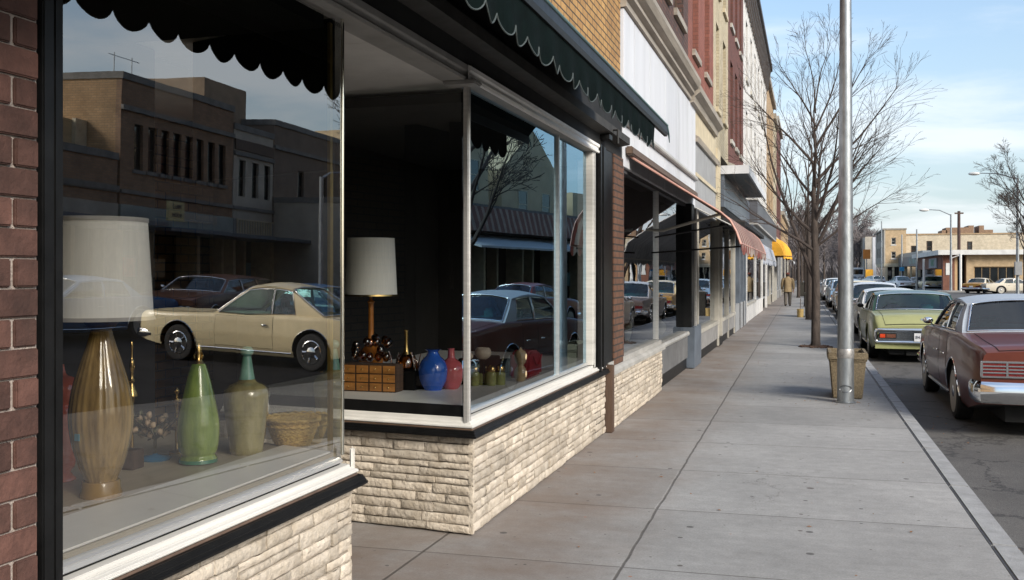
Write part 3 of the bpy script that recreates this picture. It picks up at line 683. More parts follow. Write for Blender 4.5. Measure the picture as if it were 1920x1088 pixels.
lamp2(698, 0, 'table_lamp', 'amber glass lamp with pale tapered shade in the second window')
x, y, d = -2.86, 6.98, 0; 
def vase2(name, label, cat, px, pyb, pts, mat, **kw): return turned(name, label, cat, px, pyb, ZB2, pts, mat, **kw)
vase2('vase', 'glossy cobalt blue vase with pinched neck', 'vase', 812, 731, [(17,731),(18,728),(26,712),(28,694),(23,678),(13,667),(10,660),(16,655)], ceramic('cobalt_glaze', (.025,.11,.48)))
vase2('vase', 'dusky red bottle vase with pale pink foot', 'vase', 846, 729, [(13,729),(16,726),(23,706),(24,693),(18,680),(7,670),(6,656),(7,653)], ceramic('dusky_red_glaze', (.5,.10,.11)))
# amber swan glass, mounted on a black box
mb = MB(); mb.box(-3.02,-2.78,6.72,6.92,ZB2,ZB2+.14); tag(mb.build('plinth', m_black, bevel=.004, own=True), 'black display block beneath the amber bottle', 'display block')
m_amb = glassmat('amber_glass', (.75,.36,.07), .02, .14); x, y, d = -2.88, 6.80, 0; k = (-x*TS+y*TC)/F
r = empty('bottle', (x,y,ZB2+.14), 'amber glass bottle with tall gilt neck and curled glass wings', 'bottle', 'amber glass ornaments')
mb = MB(); mb.lathe(smoothprof([(.02,0),(.05,.012),(.062,.05),(.05,.09),(.03,.12)], 20), 26, (x,y,ZB2+.14)); mb.build('body', m_amb, r, smooth=60)
mb = MB(); mb.lathe(smoothprof([(.03,.12),(.018,.15),(.013,.2),(.014,.29),(.018,.30),(.01,.302)], 20), 18, (x,y,ZB2+.14)); mb.build('neck', m_goldtrim, r, smooth=50)
for sgn in (-1,1):
    mb = MB()
    for q in range(3): mb.tube([(x+sgn*(.05+.045*t_),y-.02*q+.02,ZB2+.15+.03*q+.07*sin(t_*3.2+q)) for t_ in [i/8*2 for i in range(9)]], [.010*(1-i/10) for i in range(9)], 6)
    mb.build('wing', m_amb, r, smooth=60)
x, y = -3.18, 6.82; r = empty('glass_cluster', (x,y,ZB2+.20), 'cluster of dark amber glass blossoms standing on the drawer chest', 'ornament', 'amber glass ornaments')
mb = MB()
for i in range(22): mb.blob((x+random.uniform(-.15,.16),y+random.uniform(-.05,.05),ZB2+.22+random.uniform(0,.15)), (.03,.03,.034), 9, 6, .15)
mb.build('petals', m_amb, r, smooth=70)
# chest of small drawers
x0, x1, y0, y1, h = -3.28, -2.86, 6.56, 6.70, .20
r = empty('drawer_chest', ((x0+x1)/2,(y0+y1)/2,ZB2), 'small wooden chest with twelve drawers on the white display bed', 'chest')
MB().box(x0,x1,y0,y1,ZB2,ZB2+h).build('body', m_wood_dark, r, bevel=.004)
m_drw = M('honey_wood', (.42,.18,.05), .3, .35, 5, stretch=(1,1,6), coat=.4)
for i in range(4):
    for j in range(3):
        w = (x1-x0)/4; dr = MB().box(x0+w*i+.006,x0+w*(i+1)-.006,y0-.008,y0-.001,ZB2+.008+j*.064,ZB2+.064+j*.064).build('drawer', m_drw, r, bevel=.002); ORG[dr.name] = ORG[r.name]
        mb = MB(); mb.blob((x0+w*(i+.5),y0-.014,ZB2+.036+j*.064), (.006,.006,.006), 8, 6); mb.build('knob', m_goldtrim, dr, smooth=60)
# front window goods
mb = MB(); mb.box(-2.62,-2.40,7.2,7.6,ZB2,ZB2+.20); tag(mb.build('plinth', m_black, bevel=.006, own=True), 'black display box carrying a stone bowl behind the street window', 'display block')
m_st = M('carved_stone', (.55,.48,.37), .6, .35, 12, bump=.3)
for (xx, yy, s_, lab) in ((-2.42,7.22,1.,'round carved stone bowl on the black display box'),(-2.5,6.98+.12,.62,'small grey stone jar behind the carved bowl')):
    mb = MB(); mb.lathe(smoothprof([(.03*s_,0),(.055*s_,.02*s_),(.066*s_,.05*s_),(.055*s_,.08*s_),(.045*s_,.088*s_),(.035*s_,.075*s_),(0,.03*s_)], 24), 28, (xx,yy,ZB2+.20))
    r = empty('bowl', (xx,yy,ZB2+.20), lab, 'bowl'); mb.build('body', m_st, r, smooth=60)
m_olive = M('olive_jar', (.30,.32,.11), .08, .35, 20, coat=1)
labs = ['leftmost olive glass jar with gilt lid by the corner post','olive glass jar with gilt lid, second of the row','olive glass jar with gilt lid, third of the row','olive glass jar with gilt lid nearest the pale figure']
for i, px in enumerate((890, 905, 921, 938)):
    r, x, y, k = turned('jar', labs[i], 'jar', px, 723-(i % 2)*1.5, ZB2, [(8,723),(9.5,720),(10,708),(9.5,700),(7.5,697)], m_olive, 'olive glass jars', n=20, sm=14)
    mb = MB(); mb.lathe([(8*k,26*k),(8.5*k,28*k),(8*k,34*k),(4*k,38*k),(0,39*k)], 20, (x,y,ZB2)); mb.build('lid', m_goldtrim, r, smooth=50)
    mb = MB(); mb.lathe([(7*k,1*k),(8*k,16*k),(0,17*k)], 16, (x,y,ZB2)); mb.build('filling', M('green_olives', (.10,.12,.03), .5, .5, 60), r, smooth=50)
r, x, y, k = turned('figurine', 'pale gilded figurine with two round lobes', 'figurine', 976, 715, ZB2, [(7,715),(10,711),(12,700),(9,690),(6,685),(10,678),(12,668),(9,659),(3,655),(1,651)], M('gilded_ceramic', (.55,.42,.24), .3, .35, 14, coat=.6, bump=.3))
# red bag
x, y, d = place(992, 705, ZB2)
r = empty('bag', (x,y,ZB2), 'dark red handbag with folded sides beside the figurine', 'bag'); m_bag = M('red_leather', (.3,.02,.025), .35, .3, 9, bump=.15)
mb = MB(); mb.prism([(y-.24,ZB2),(y+.2,ZB2),(y+.19,ZB2+.15),(y+.12,ZB2+.21),(y-.1,ZB2+.225),(y-.2,ZB2+.20)], 'x', x-.11, x+.06); mb.build('body', m_bag, r, bevel=.02, smooth=60)
mb = MB(); mb.tube([(x+.066,y-.1+.26*i/10,ZB2+.17-.08*sin(pi*i/10)) for i in range(11)], .008, 6); mb.build('strap', m_bag, r, smooth=60)
mb = MB(); mb.box(-2.65,-2.5,8.15,8.45,ZB2,ZB2+.10); tag(mb.build('plinth', ceramic('dark_green_block', (.01,.03,.025)), bevel=.006, own=True), 'low dark green display block near the mullion', 'display block')
# ================= SHOP ROW =================
m_panel = M('white_metal_panel', (.56,.57,.60), .45, .07, 2.5, stretch=(1,1,.2), bump=.02, grime=.22)
m_panelseam = M('panel_seam', (.06,.06,.065), .6, .2, 8)
m_rustic = brick('rustic_brick', (.12,.055,.04), (.07,.04,.035), (.06,.045,.04), .22, .078, .012, 1.)
m_redpaint = brick('painted_red_brick', (.24,.085,.06), (.20,.07,.05), (.15,.06,.045), .22, .078, .008, .4)
m_creambrick = brick('cream_brick', (.47,.41,.29), (.40,.34,.23), (.30,.26,.19), .22, .078, .008, .4)
m_darkred = brick('dark_red_brick', (.14,.045,.035), (.11,.04,.03), (.08,.05,.04), .22, .078, .008, .4)
m_whitebrick = brick('white_painted_brick', (.62,.61,.59), (.56,.55,.53), (.48,.47,.45), .22, .078, .006, .3)
m_tanorange = brick('tan_orange_brick', (.40,.28,.16), (.34,.23,.13), (.24,.18,.12), .22, .078, .008, .4)
m_cornice = M('painted_cornice', (.30,.265,.22), .6, .3, 3, stretch=(1,.3,5), grime=.45)
m_shopglass = pane('shopfront_glass', .30, (.93,.96,1), (.80,.84,.84), wav=.003)
m_goods = M('dim_shop_goods', (.05,.04,.03), .8, .6, 3)
m_bulk = M('bulkhead_board', (.13,.13,.132), .8, .2, 3, bump=.1, grime=.4)
m_greyboard = M('grey_stucco_panel', (.27,.275,.28), .8, .14, 2, bump=.1, grime=.25)
XW = -2.12
def upper(par, y0, y1, z0, z1, mat, wins, trim, back=-14, glass=None, sill=None, rails=(.5,), muls=(), d=.2, X=XW):
    mb = MB(); facade(mb, 'x', X, 1, y0, y1, z0, z1, wins, d); mb.box(back, X-d, y0, y1, z0, z1)
    mb.build('wall', mat, par)
    for w in wins: window(par, 'x', X, 1, *w, d, trim, glass, rails, muls, .06, sill=sill)
# --- metal panel shop
b2 = empty('panelled_shop', (-2.15, 15, 0), 'shop with white metal panels over its window and dark rustic brick upstairs', 'building')
Y2a, Y2b = 11.36, 18.9
upper(b2, Y2a, Y2b-.9, 5.2, 10.4, m_rustic, [(12.4,13.5,6.0,9.2),(14.3,15.4,6.0,9.2),(16.1,17.3,6.0,9.2)], m_wood_dark, sill=m_cornice, muls=(.5,))
mb = MB(); ym = [11.37,12.1,13.35,14.8,16.3,17.6,18.3,18.88]
for a, b in zip(ym, ym[1:]): mb.box(-2.16,-2.085,a+.013,b-.013,3.52,4.80); mb.box(-2.16,-2.09,a+.013,b-.013,2.95,3.44)
mb.build('panel', m_panel, b2, bevel=.006)
mb = MB(); mb.box(-2.4,-2.13,Y2a,Y2b,2.9,5.2); mb.build('panel_backing', m_panelseam, b2)
mb = MB(); mb.prism([(-2.13,3.44),(-2.04,3.45),(-2.03,3.47),(-2.05,3.52),(-2.13,3.52)], 'y', Y2a, Y2b); mb.build('panel_rail', m_grey_trim, b2)
mb = MB(); mb.prism([(-2.13,4.80),(-2.05,4.81),(-2.05,4.88),(-1.99,4.92),(-1.99,4.97),(-1.92,5.02),(-1.88,5.10),(-1.88,5.17),(-1.93,5.22),(-2.13,5.26)], 'y', Y2a, Y2b-1.0); mb.build('cornice', m_cornice, b2)
mb = MB(); mb.box(-14,-5,Y2a,Y2b,0,5.2); mb.box(-14.02,-2.0,Y2a,Y2b-.9,10.4,10.6); mb.box(-2.4,-2.1,Y2a,Y2a+.12,.02,2.95); mb.build('rear_wall', m_rustic, b2)
# ground floor: stone base, window, panel bulkhead, pillar
rng = random.Random(8)
mb = MB(); stones(mb, 10.52, 14.25, .01, .60, lambda u, z, d: (-2.05+d, u, z)); mb.cur = 1; mb.box(-2.4,-2.08,10.52,14.25,.005,.60); mb.build('stone_base', [m_stone, m_stonemortar], b2, smooth=60)
mb = MB(); mb.prism([(-2.3,.60),(-2.03,.60),(-2.03,.64),(-2.06,.67),(-2.09,.68),(-2.09,.73),(-2.3,.74)], 'y', 10.52, 14.45); mb.prism([(-2.3,.60),(-2.07,.60),(-2.06,.63),(-2.08,.67),(-2.3,.67)], 'y', 14.5, 17.75); mb.build('sill_rail', m_grey_trim, b2)
mb = MB(); mb.box(-2.3,-2.10,14.42,17.75,.2,.60); mb.build('bulkhead', m_bulk, b2, bevel=.006)
mb = MB(); mb.box(-2.32,-2.12,14.42,17.75,.01,.2); mb.build('kickplate', m_black, b2)
mb = MB(); mb.box(-2.2,-2.13,14.42,14.46,.74,2.9); mb.build('mullion', m_alu, b2); mb = MB(); mb.box(-2.2,-2.13,11.46,11.54,.74,2.9); mb.build('jamb', m_black, b2)
mb = MB(); mb.box(-2.4,-1.98,17.75,18.9,.01,.74); mb.build('pillar_base', m_steelblue, b2, bevel=.01)
mb = MB(); mb.box(-2.4,-2.03,17.75,18.2,.74,2.95); mb.build('pillar', m_black, b2, bevel=.01); mb = MB(); mb.box(-2.4,-2.08,18.65,18.88,.74,2.95); mb.box(-2.10,-2.0,18.3,18.36,.74,2.9); mb.build('post', m_alu, b2, bevel=.004)
def shopfront(par, y0, y1, z0, z1, X, depth=1.6, glassm=None):
    mb = MB(); mb.box(X-depth-.05, X-depth, y0, y1, .02, z1+.1); mb.box(X-depth, X-.06, y0, y1, z1+.02, z1+.1); mb.box(X-depth,X-.05,y0,y0+.02,.02,z1); mb.box(X-depth,X-.05,y1-.02,y1,.02,z1)
    mb.build('back_panel', m_void, par)
    mb = MB(); mb.box(X-depth, X-.03, y0+.02, y1-.02, max(z0-.1,.02), z0-.01); mb.build('window_floor', m_greyboard, par)
    mb = MB(); mb.add([(X,y0,z0),(X,y1,z0),(X,y1,z1),(X,y0,z1)], [(0,1,2,3)]); face_out(mb.build('glass_pane', glassm or m_shopglass, par), (1,0,0))
shopfront(b2, 11.55, 14.4, .74, 2.92, -2.17); shopfront(b2, 14.48, 17.74, .67, 2.92, -2.17)
shopfront(b2, 18.2, 18.65, .3, 2.9, -2.25)
# goods
x, y = -2.55, 12.2
e = empty('flower_pot', (-2.55,12.3,.75), 'plain red clay pot low in the panelled shop window', 'pot'); mb = MB(); mb.lathe([(.09,0),(.13,.27),(.145,.27),(.145,.32),(.12,.32),(.11,.25),(0,.25)], 24, (-2.55,12.3,.75)); mb.build('body', M('red_clay', (.24,.07,.04), .7, .2, 9), e, smooth=40)
def bouquet(name, label, x, y, z, r, n, cols, potm, seed):
    random.seed(seed); e = empty(name, (x,y,z), label, 'flowers')
    mb = MB(); mb.lathe(smoothprof([(r*.3,0),(r*.42,r*.2),(r*.36,r*.55),(r*.45,r*.7)], 12), 16, (x,y,z)); mb.build('pot', potm, e, smooth=50)
    st = MB()
    for i, (cn, c) in enumerate(cols):
        mb = MB()
        for j in range(n):
            v = Vector((random.gauss(0,1),random.gauss(0,1),random.gauss(0,.8))).normalized()*r*random.uniform(.45,1.05); p = Vector((x,y,z+r*1.5))+v
            mb.blob(p, (r*.13,r*.13,r*.1), 6, 4, .3)
            if j % 3 == 0: st.tube([(x,y,z+r*.6), p], r*.018, 4)
        mb.build('blossoms', M(cn, c, .7, .35, 15), e, smooth=80)
    st.build('stems', M('stems', (.03,.05,.015), .8, .3, 10), e)
bouquet('dried_flowers', 'brown dried flower arrangement in the second panelled shop window', -2.5, 15.9, .94, .22, 60, [('rust_bloom',(.16,.06,.02)),('straw_bloom',(.30,.17,.05))], m_wood_dark, 4)
e = empty('armchair', (-2.75,12.9,.75), 'brown leather armchair behind the panelled shop window', 'armchair'); m_lth = M('brown_leather', (.20,.10,.055), .4, .3, 8, coat=.3)
mb = MB(); mb.box(-3.1,-2.4,12.6,13.3,.95,1.18); mb.build('seat', m_lth, e, bevel=.05, smooth=50); mb = MB(); mb.box(-3.1,-2.45,13.2,13.4,1.0,1.75); mb.build('backrest', m_lth, e, bevel=.06, smooth=50)
for q in (-3.12,-2.48): mb = MB(); mb.box(q,q+.14,12.6,13.3,.95,1.42); mb.build('armrest', m_lth, e, bevel=.05, smooth=50)
for q in (-3.0,-2.5):
    for w_ in (12.7,13.2): mb = MB(); mb.box(q,q+.05,w_,w_+.05,.75,.97); mb.build('leg', m_wood_dark, e)
for (xx,yy,zz,r_,h_,cc,lb) in ((-2.45,14.9,.67,.11,.34,(.45,.30,.10),'ochre jar at the near end of the second panelled window'),(-2.5,15.35,.67,.09,.5,(.10,.22,.20),'tall teal jar in the second panelled window'),(-2.45,16.6,.67,.13,.28,(.50,.46,.38),'pale round jar at the far end of the second panelled window'),(-2.5,13.75,.74,.10,.42,(.42,.40,.34),'pale jar beside the brown leather armchair')):
    e = empty('jar', (xx,yy,zz), lb, 'jar'); mb = MB(); mb.lathe(smoothprof([(r_*.6,0),(r_*.95,h_*.3),(r_,h_*.55),(r_*.6,h_*.8),(r_*.4,h_*.9),(r_*.5,h_)], 20), 22, (xx,yy,zz)); mb.build('body', ceramic('shop_glaze', cc), e, smooth=50); mb = MB(); mb.lathe([(r_*.5,h_),(r_*.4,h_+.03),(0,h_+.04)], 18, (xx,yy,zz)); mb.build('lid', m_wood_dark, e)
mb = MB(); mb.box(-3.4,-3.3,14.9,17.2,1.5,2.1); mb.box(-3.4,-2.6,15,17.4,1.2,1.24); tag(mb.build('shelf', m_goods, own=True), 'dim wooden shelf inside the second panelled shop window', 'shelf')
# striped awning
m_, nt, out = newmat('red_striped_canvas'); bs = nd(nt, 'ShaderNodeBsdfPrincipled', Roughness=.85); sp = nt.nodes.new('ShaderNodeSeparateXYZ'); nt.links.new(objco(nt), sp.inputs[0])
st = mth(nt, 'GREATER_THAN', mth(nt, 'FRACT', mth(nt, 'DIVIDE', sp.outputs[1], .42)), .5)
cc = mixc(nt, st, (.20,.058,.045), (.37,.30,.26)); cc = mixc(nt, 1., cc, ramp(nt, noi(nt, objco(nt), 4, 5), [(.3,.75),(.7,1.1)]), 'MULTIPLY'); nt.links.new(cc, bs.inputs[0])
tl = nd(nt, 'ShaderNodeBsdfTranslucent'); nt.links.new(cc, tl.inputs[0]); mx = nt.nodes.new('ShaderNodeMixShader'); mx.inputs[0].default_value = .22
nt.links.new(bs.outputs[0], mx.inputs[1]); nt.links.new(tl.outputs[0], mx.inputs[2]); nt.links.new(mx.outputs[0], out.inputs[0]); m_red_str = m_
m_under_awn = M('dark_awning_underside', (.035,.022,.018), .9, .3, 6)  # darker brown layer beneath the upper canvas
def awning(name, label, y0, y1, pr, mat, under=None, val=.13, pitch=.3, armpts=None, edge=None, armm=None):
    e = empty(name, (pr[0][0], (y0+y1)/2, pr[-1][1]), label, 'awning', 'shop awnings down the street')
    n = len(pr); mb = MB()
    mb.grid(lambda i, j: (lin([(k/(n-1), p[0]) for k, p in enumerate(pr)])(j), lerp(y0,y1,i), lin([(k/(n-1), p[1]) for k, p in enumerate(pr)])(j)), max(2,int((y1-y0)/.21)), (n-1)*3)
    N = int((y1-y0)/pitch)*8; xe, ze = pr[-1]
    mb.grid(lambda i, j: (xe+.01+.012*sin(i*N*.5)*j, lerp(y0,y1,i), lerp(ze, ze-val*(.55+.45*abs(sin(pi*i*N/8))), j)), N, 3)
    mb.build('canvas', mat, e, smooth=60)
    if under:
        mb = MB(); q = [(p[0], p[1]-.012) for p in pr]; k0 = under
        mb.grid(lambda i, j: (lerp(q[0][0],q[k0][0],j), lerp(y0+.01,y1-.01,i), lerp(q[0][1],q[k0][1],j)-.006), 4, 6); mb.build('lining', m_under_awn, e)
    mb = MB()
    for yy in (y0-.005, y1+.005): mb.tube([(p[0], yy, p[1]-.01) for p in pr], .016, 6)
    mb.tube([(pr[-1][0], y0, pr[-1][1]), (pr[-1][0], y1, pr[-1][1])], .014, 6); mb.build('frame', edge or m_bronze, e, smooth=60)
    if armpts:
        mb = MB(); mb.tube(armpts, .019, 8); mb.build('arm', armm or m_lightframe, e, smooth=60)
    return e
aw = awning('awning', 'red and white striped awning on a folding arm outside the panelled shop', 11.75, 18.4, [(-2.08,3.12),(-1.5,2.74),(-1.0,2.42),(-.9,2.33),(-.83,2.2),(-.78,2.05)], m_red_str, under=2, edge=M('faded_pink_edge', (.40,.22,.18), .7, .2, 8), armpts=[(-2.08,13.0,2.28),(-1.85,12.9,2.26),(-1.02,11.85,2.40)])
mb = MB(); mb.tube([(-2.05,13.3,1.98),(-.80,12.0,2.02)], .012, 6); mb.tube([(-2.05,13.6,2.2),(-.95,12.0,2.28)], .012, 6); mb.build('brace', m_black, aw, smooth=60)
mb = MB(); mb.box(-2.09,-2.0,11.5,18.5,3.10,3.2); mb.build('roller_box', m_bronze, aw, bevel=.015)
# --- red painted brick shop
b3 = empty('painted_brick_shop', (-2.15, 21, 0), 'red painted brick shop with grey panel and pale framed bay window', 'building')
upper(b3, 18.0, 22.8, 5.1, 10.6, m_redpaint, [(18.7,19.7,5.9,9.3),(20.9,21.9,5.9,9.3)], m_black, sill=m_cornice)
mb = MB(); mb.box(-14,-4,18.9,24,0,5.1); mb.box(-14.03,-2.02,18.0,22.8,10.6,10.8); mb.build('rear_wall', m_darkred, b3)
mb = MB(); mb.prism([(-2.13,4.78),(-2.02,4.80),(-2.0,4.9),(-1.9,4.98),(-1.9,5.1),(-2.13,5.16)], 'y', 18.0, 22.8); mb.prism([(-2.13,4.2),(-2.05,4.2),(-2.03,4.3),(-2.13,4.34)], 'y', 18.9, 23.6); mb.build('cornice', m_cornice, b3)
mb = MB(); mb.box(-2.4,-2.10,18.92,23.2,3.62,4.2); mb.box(-2.4,-2.10,18.92,23.2,2.9,3.55); mb.build('panel', m_greyboard, b3)
mb = MB(); mb.box(-2.4,-2.07,18.92,23.2,3.55,3.62); mb.box(-2.4,-2.06,23.2,24.0,2.9,4.6); mb.box(-2.4,-2.09,18.92,23.2,4.34,4.78); mb.build('surround', m_cream, b3)
shopfront(b3, 19.0, 23.3, .63, 2.9, -2.14); shopfront(b3, 24.3, 28.4, .63, 2.7, -2.1)
mb = MB()
for yy in (18.95, 23.3, 24.2, 26.2, 28.4): mb.box(-2.2,-2.04,yy,yy+.12,.02,2.9)
mb.box(-2.25,-2.02,19.0,23.3,.54,.62); mb.box(-2.25,-2.02,24.3,28.5,.54,.62); mb.build('frame', m_lightframe, b3, bevel=.006)
mb = MB(); mb.box(-2.25,-2.06,19.0,23.3,.2,.54); mb.box(-2.25,-2.05,24.3,28.5,.2,.54); mb.build('bulkhead', M('bulkhead_grey', (.22,.215,.21), .7, .2, 4), b3)
mb = MB(); mb.box(-2.27,-2.08,19.0,23.3,.01,.2); mb.box(-2.27,-2.08,24.3,28.5,.01,.2); mb.box(-2.6,-2.03,23.42,24.2,.01,.2); mb.build('kickplate', m_black, b3)
bouquet('potted_flowers', 'red flowering pot plant behind the pale framed window', -2.45, 19.8, .76, .26, 50, [('red_bloom',(.30,.02,.02)),('pink_bloom',(.35,.10,.09)),('leafy_green',(.03,.07,.02))], m_goldtrim, 5)
for i, (yy, c, lab) in enumerate(((24.9,(.30,.25,.06),'yellow dress on a stand in the far bay window'),(27.0,(.25,.05,.03),'rust coloured dress on a stand in the far bay window'))):
    e = empty('dress_stand', (-2.5,yy,.76), lab, 'dress stand'); mb = MB(); mb.lathe(smoothprof([(.20,.25),(.16,.6),(.11,.85),(.15,1.05),(.16,1.2),(.06,1.3),(.04,1.36)], 24), 18, (-2.5,yy,.76)); mb.build('dress', M('dress_cloth', c, .8, .3, 10), e, smooth=60)
    mb = MB(); mb.lathe([(.14,0),(.14,.015),(.015,.02),(.015,.3)], 14, (-2.5,yy,.76)); mb.build('stand', m_black, e)
awning('awning', 'blue and white striped awning beyond the red striped one', 18.9, 26.5, [(-2.08,2.95),(-1.4,2.6),(-.95,2.3),(-.86,2.0)], None or M('blue_grey_canvas', (.20,.24,.33), .8, .35, 2.2, stretch=(.5,9,.5), col2=(.50,.52,.56)), edge=m_grey_trim)
# --- sign canopy shop, cream brick upstairs
b4 = empty('canopy_shop', (-2.15, 28, 0), 'cream brick shop with flat white edged canopy and dark fascia', 'building')
upper(b4, 22.8, 27.0, 4.6, 10.8, m_creambrick, [(23.5,24.3,5.6,7.6),(25.4,26.3,5.6,7.6),(23.5,24.3,8.4,10.1),(25.4,26.3,8.4,10.1)], m_cream, sill=m_cream)
mb = MB(); mb.box(-14,-4,24,34,0,4.6); mb.box(-14.04,-2.0,22.8,27.0,10.8,11.0); mb.build('rear_wall', m_darkred, b4)
mb = MB(); mb.box(-2.14,-1.45,24.1,33.0,4.16,4.22); mb.build('canopy', m_greyboard, b4); mb = MB(); mb.box(-1.45,-1.40,24.05,33.05,4.08,4.28); mb.box(-2.14,-1.45,24.05,24.1,4.08,4.28); mb.build('canopy_edge', m_panel, b4)
mb = MB(); mb.box(-2.3,-1.98,24.1,34.2,3.3,4.1); mb.build('fascia', m_steelblue, b4); mb = MB(); mb.box(-2.3,-1.5,24.1,34.2,2.86,2.96); mb.box(-2.3,-2.0,24.1,34.2,2.96,3.3); mb.build('lower_canopy', m_black_matte, b4)
for yy in (28.6, 30.6, 32.2, 33.4): MB().box(-2.4,-2.06,yy,yy+.35,.01,2.86).build('pilaster', m_steelblue, b4)
mb = MB(); mb.box(-2.4,-2.06,28.95,33.4,.01,.8); mb.build('bulkhead', m_greyboard, b4); shopfront(b4, 28.95, 33.4, .8, 2.8, -2.2)
# --- dark red brick house
b5 = empty('dark_brick_shop', (-2.15, 32, 0), 'narrow dark red brick building between cream and white ones', 'building')
upper(b5, 27.0, 33.2, 4.6, 11.6, m_darkred, [(27.8,28.7,5.4,7.6),(29.6,30.5,5.4,7.6),(31.4,32.3,5.4,7.6),(27.8,28.7,8.6,10.6),(29.6,30.5,8.6,10.6),(31.4,32.3,8.6,10.6)], m_wood_dark, sill=m_lightframe)
mb = MB(); mb.box(-14.04,-1.95,27.0,33.2,11.6,11.85); mb.prism([(-2.13,4.5),(-1.98,4.5),(-1.95,4.62),(-2.13,4.7)], 'y', 27.0, 33.2); mb.build('cornice', m_lightframe, b5)
# --- white building with bracketed cornice
b6 = empty('white_brick_building', (-2.15, 43, 0), 'white painted three storey building with dark bracketed cornice', 'building')
ws = [(y_, y_+1.0, z_, z_+2.0) for z_ in (5.3, 8.4) for y_ in (34.6, 37.3, 40.0, 42.7, 45.4, 48.1)]
upper(b6, 33.2, 51.0, 4.2, 11.3, m_whitebrick, ws, m_wood_dark, sill=m_lightframe)
mb = MB(); mb.box(-14,-3.2,34,51,0,4.2); mb.build('rear_wall', m_whitebrick, b6)
m_dkcor = M('dark_cornice', (.045,.035,.03), .6, .3, 4)
mb = MB(); mb.prism([(-2.13,11.2),(-2.05,11.2),(-1.9,11.75),(-1.82,11.8),(-1.82,12.0),(-1.9,12.05),(-14,12.05),(-14,11.3),(-2.13,11.3)], 'y', 33.15, 51.0)
yy = 33.6
while yy < 50.8: mb.prism([(-2.1,10.75),(-2.04,10.75),(-1.9,11.6),(-1.9,11.74),(-2.1,11.3)], 'y', yy, yy+.22); yy += .7
mb.build('cornice', m_dkcor, b6)
mb = MB(); mb.box(-2.3,-1.72,34.3,53.5,3.42,4.18); mb.build('sign_box', M('dark_metal_sign', (.085,.088,.10), .5, .25, 3, grime=.3), b6); mb = MB(); mb.box(-2.3,-1.70,34.25,53.55,4.18,4.24); mb.box(-2.3,-1.72,34.3,53.5,3.36,3.42); mb.build('sign_edge', m_grey_trim, b6)
mb = MB(); mb.box(-2.3,-1.85,34.3,51,2.85,3.36); mb.build('fascia', m_steelblue, b6)
shopfront(b6, 34.9, 40.3, .6, 2.85, -2.13); shopfront(b6, 40.8, 46, .6, 2.85, -2.13); shopfront(b6, 46.5, 50.4, .6, 2.85, -2.13)
for yy in (34.4, 40.3, 46.0, 50.4): MB().box(-2.4,-2.09,yy,yy+.5,.01,2.85).build('pilaster', m_whitebrick, b6)
for ya_, yb_ in ((34.9,40.3),(40.8,46.0)): MB().box(-2.4,-2.10,ya_,yb_,.01,.6).build('bulkhead', m_whitebrick, b6)
mb = MB(); mb.box(-2.3,-2.05,34.9,40.3,.6,.68); mb.build('sill', m_lightframe, b6)
# --- tan and brown neighbours farther on
def rowhouse(name, label, y0, y1, h, mat, base, wy, wz, fascia):
    e = empty(name, (-2.15,(y0+y1)/2,0), label, 'building'); upper(e, y0, y1, 3.9, h, mat, [(y_,y_+1.1,z_,z_+1.9) for y_ in wy for z_ in wz], m_wood_dark, sill=m_lightframe)
    mb = MB(); mb.box(-14,-2.6,y0,y1,0,3.9); mb.build('rear_wall', mat, e)
    mb = MB(); mb.box(-14.02,-1.95,y0,y1,h,h+.3); mb.build('coping', m_cornice, e)
    mb = MB(); mb.box(-2.5,-1.95,y0,y1,3.1,3.9); mb.build('fascia', fascia, e)
    shopfront(e, y0+.5, y1-.5, .6, 3.0, -2.14, .35)
    for i in range(3): q = lerp(y0, y1-.4, i/2); MB().box(-2.5,-2.09,q,q+.4,.01,3.1).build('pilaster', base, e)
    return e
rowhouse('tan_brick_building', 'tan brick building beyond the white one with orange brick strips', 51.0, 60.5, 11.4, m_tanorange, m_lightframe, (52.2,54.8,57.4), (5,8), m_lightframe)
rowhouse('pale_brick_building', 'pale cream building between tan and dark brick fronts', 60.5, 66.0, 10.9, m_creambrick, m_lightframe, (61.5,63.8), (5,8), m_cream)
rowhouse('brown_brick_building', 'dark brown brick building at the end of the tall row', 66.0, 75.5, 11.6, m_darkred, m_greyboard, (67.5,70,72.5), (5,8), m_panel)
rowhouse('low_corner_building', 'low tan building beyond the tall row of shops', 78.5, 100, 6.2, m_tanorange, m_lightframe, (80,84,88,92), (4.2,), m_cream)
# yellow dome awning
e = empty('awning', (-1.6,56,2.5), 'bright yellow domed awning far down the row of shops', 'awning', 'shop awnings down the street')
m_yel = M('yellow_canvas', (.72,.36,.03), .7, .2, 3, stretch=(.6,7,.6))
mb = MB(); Y0, Y1 = 53.8, 58.6
def dome(i, j):
    a = j*pi/2; R_ = 1.08; edge = 1-.35*max(0, abs(i-.5)*2-.55)/.45
    return (-2.1+R_*sin(a)*edge + .02*cos(i*40*pi), lerp(Y0,Y1,i), 2.62+1.0*cos(a)*(1-.4*max(0,abs(i-.5)*2-.6)))
mb.grid(dome, 60, 12)
for yy, i in ((Y0,0),(Y1,1)):
    pts = [dome(i, j/12) for j in range(13)]; mb.add(pts+[(-2.1,yy,2.62)], [(k_,k_+1,13) for k_ in range(12)])
mb.grid(lambda i, j: (dome(i,1)[0]+.01, lerp(Y0,Y1,i), 2.62-.16*j*(.6+.4*abs(sin(i*12*pi)))), 96, 2)
mb.build('canvas', m_yel, e, smooth=60)
mb = MB(); mb.tube([dome(i/20,1) for i in range(21)], .02, 6); mb.tube([(-2.1,Y0,2.62),dome(0,1)], .02, 6); mb.build('frame', m_black, e)
awning('awning', 'small white awning just past the yellow dome', 62, 68, [(-2.1,3.0),(-1.5,2.7),(-1.0,2.45)], m_panel, edge=m_grey_trim)
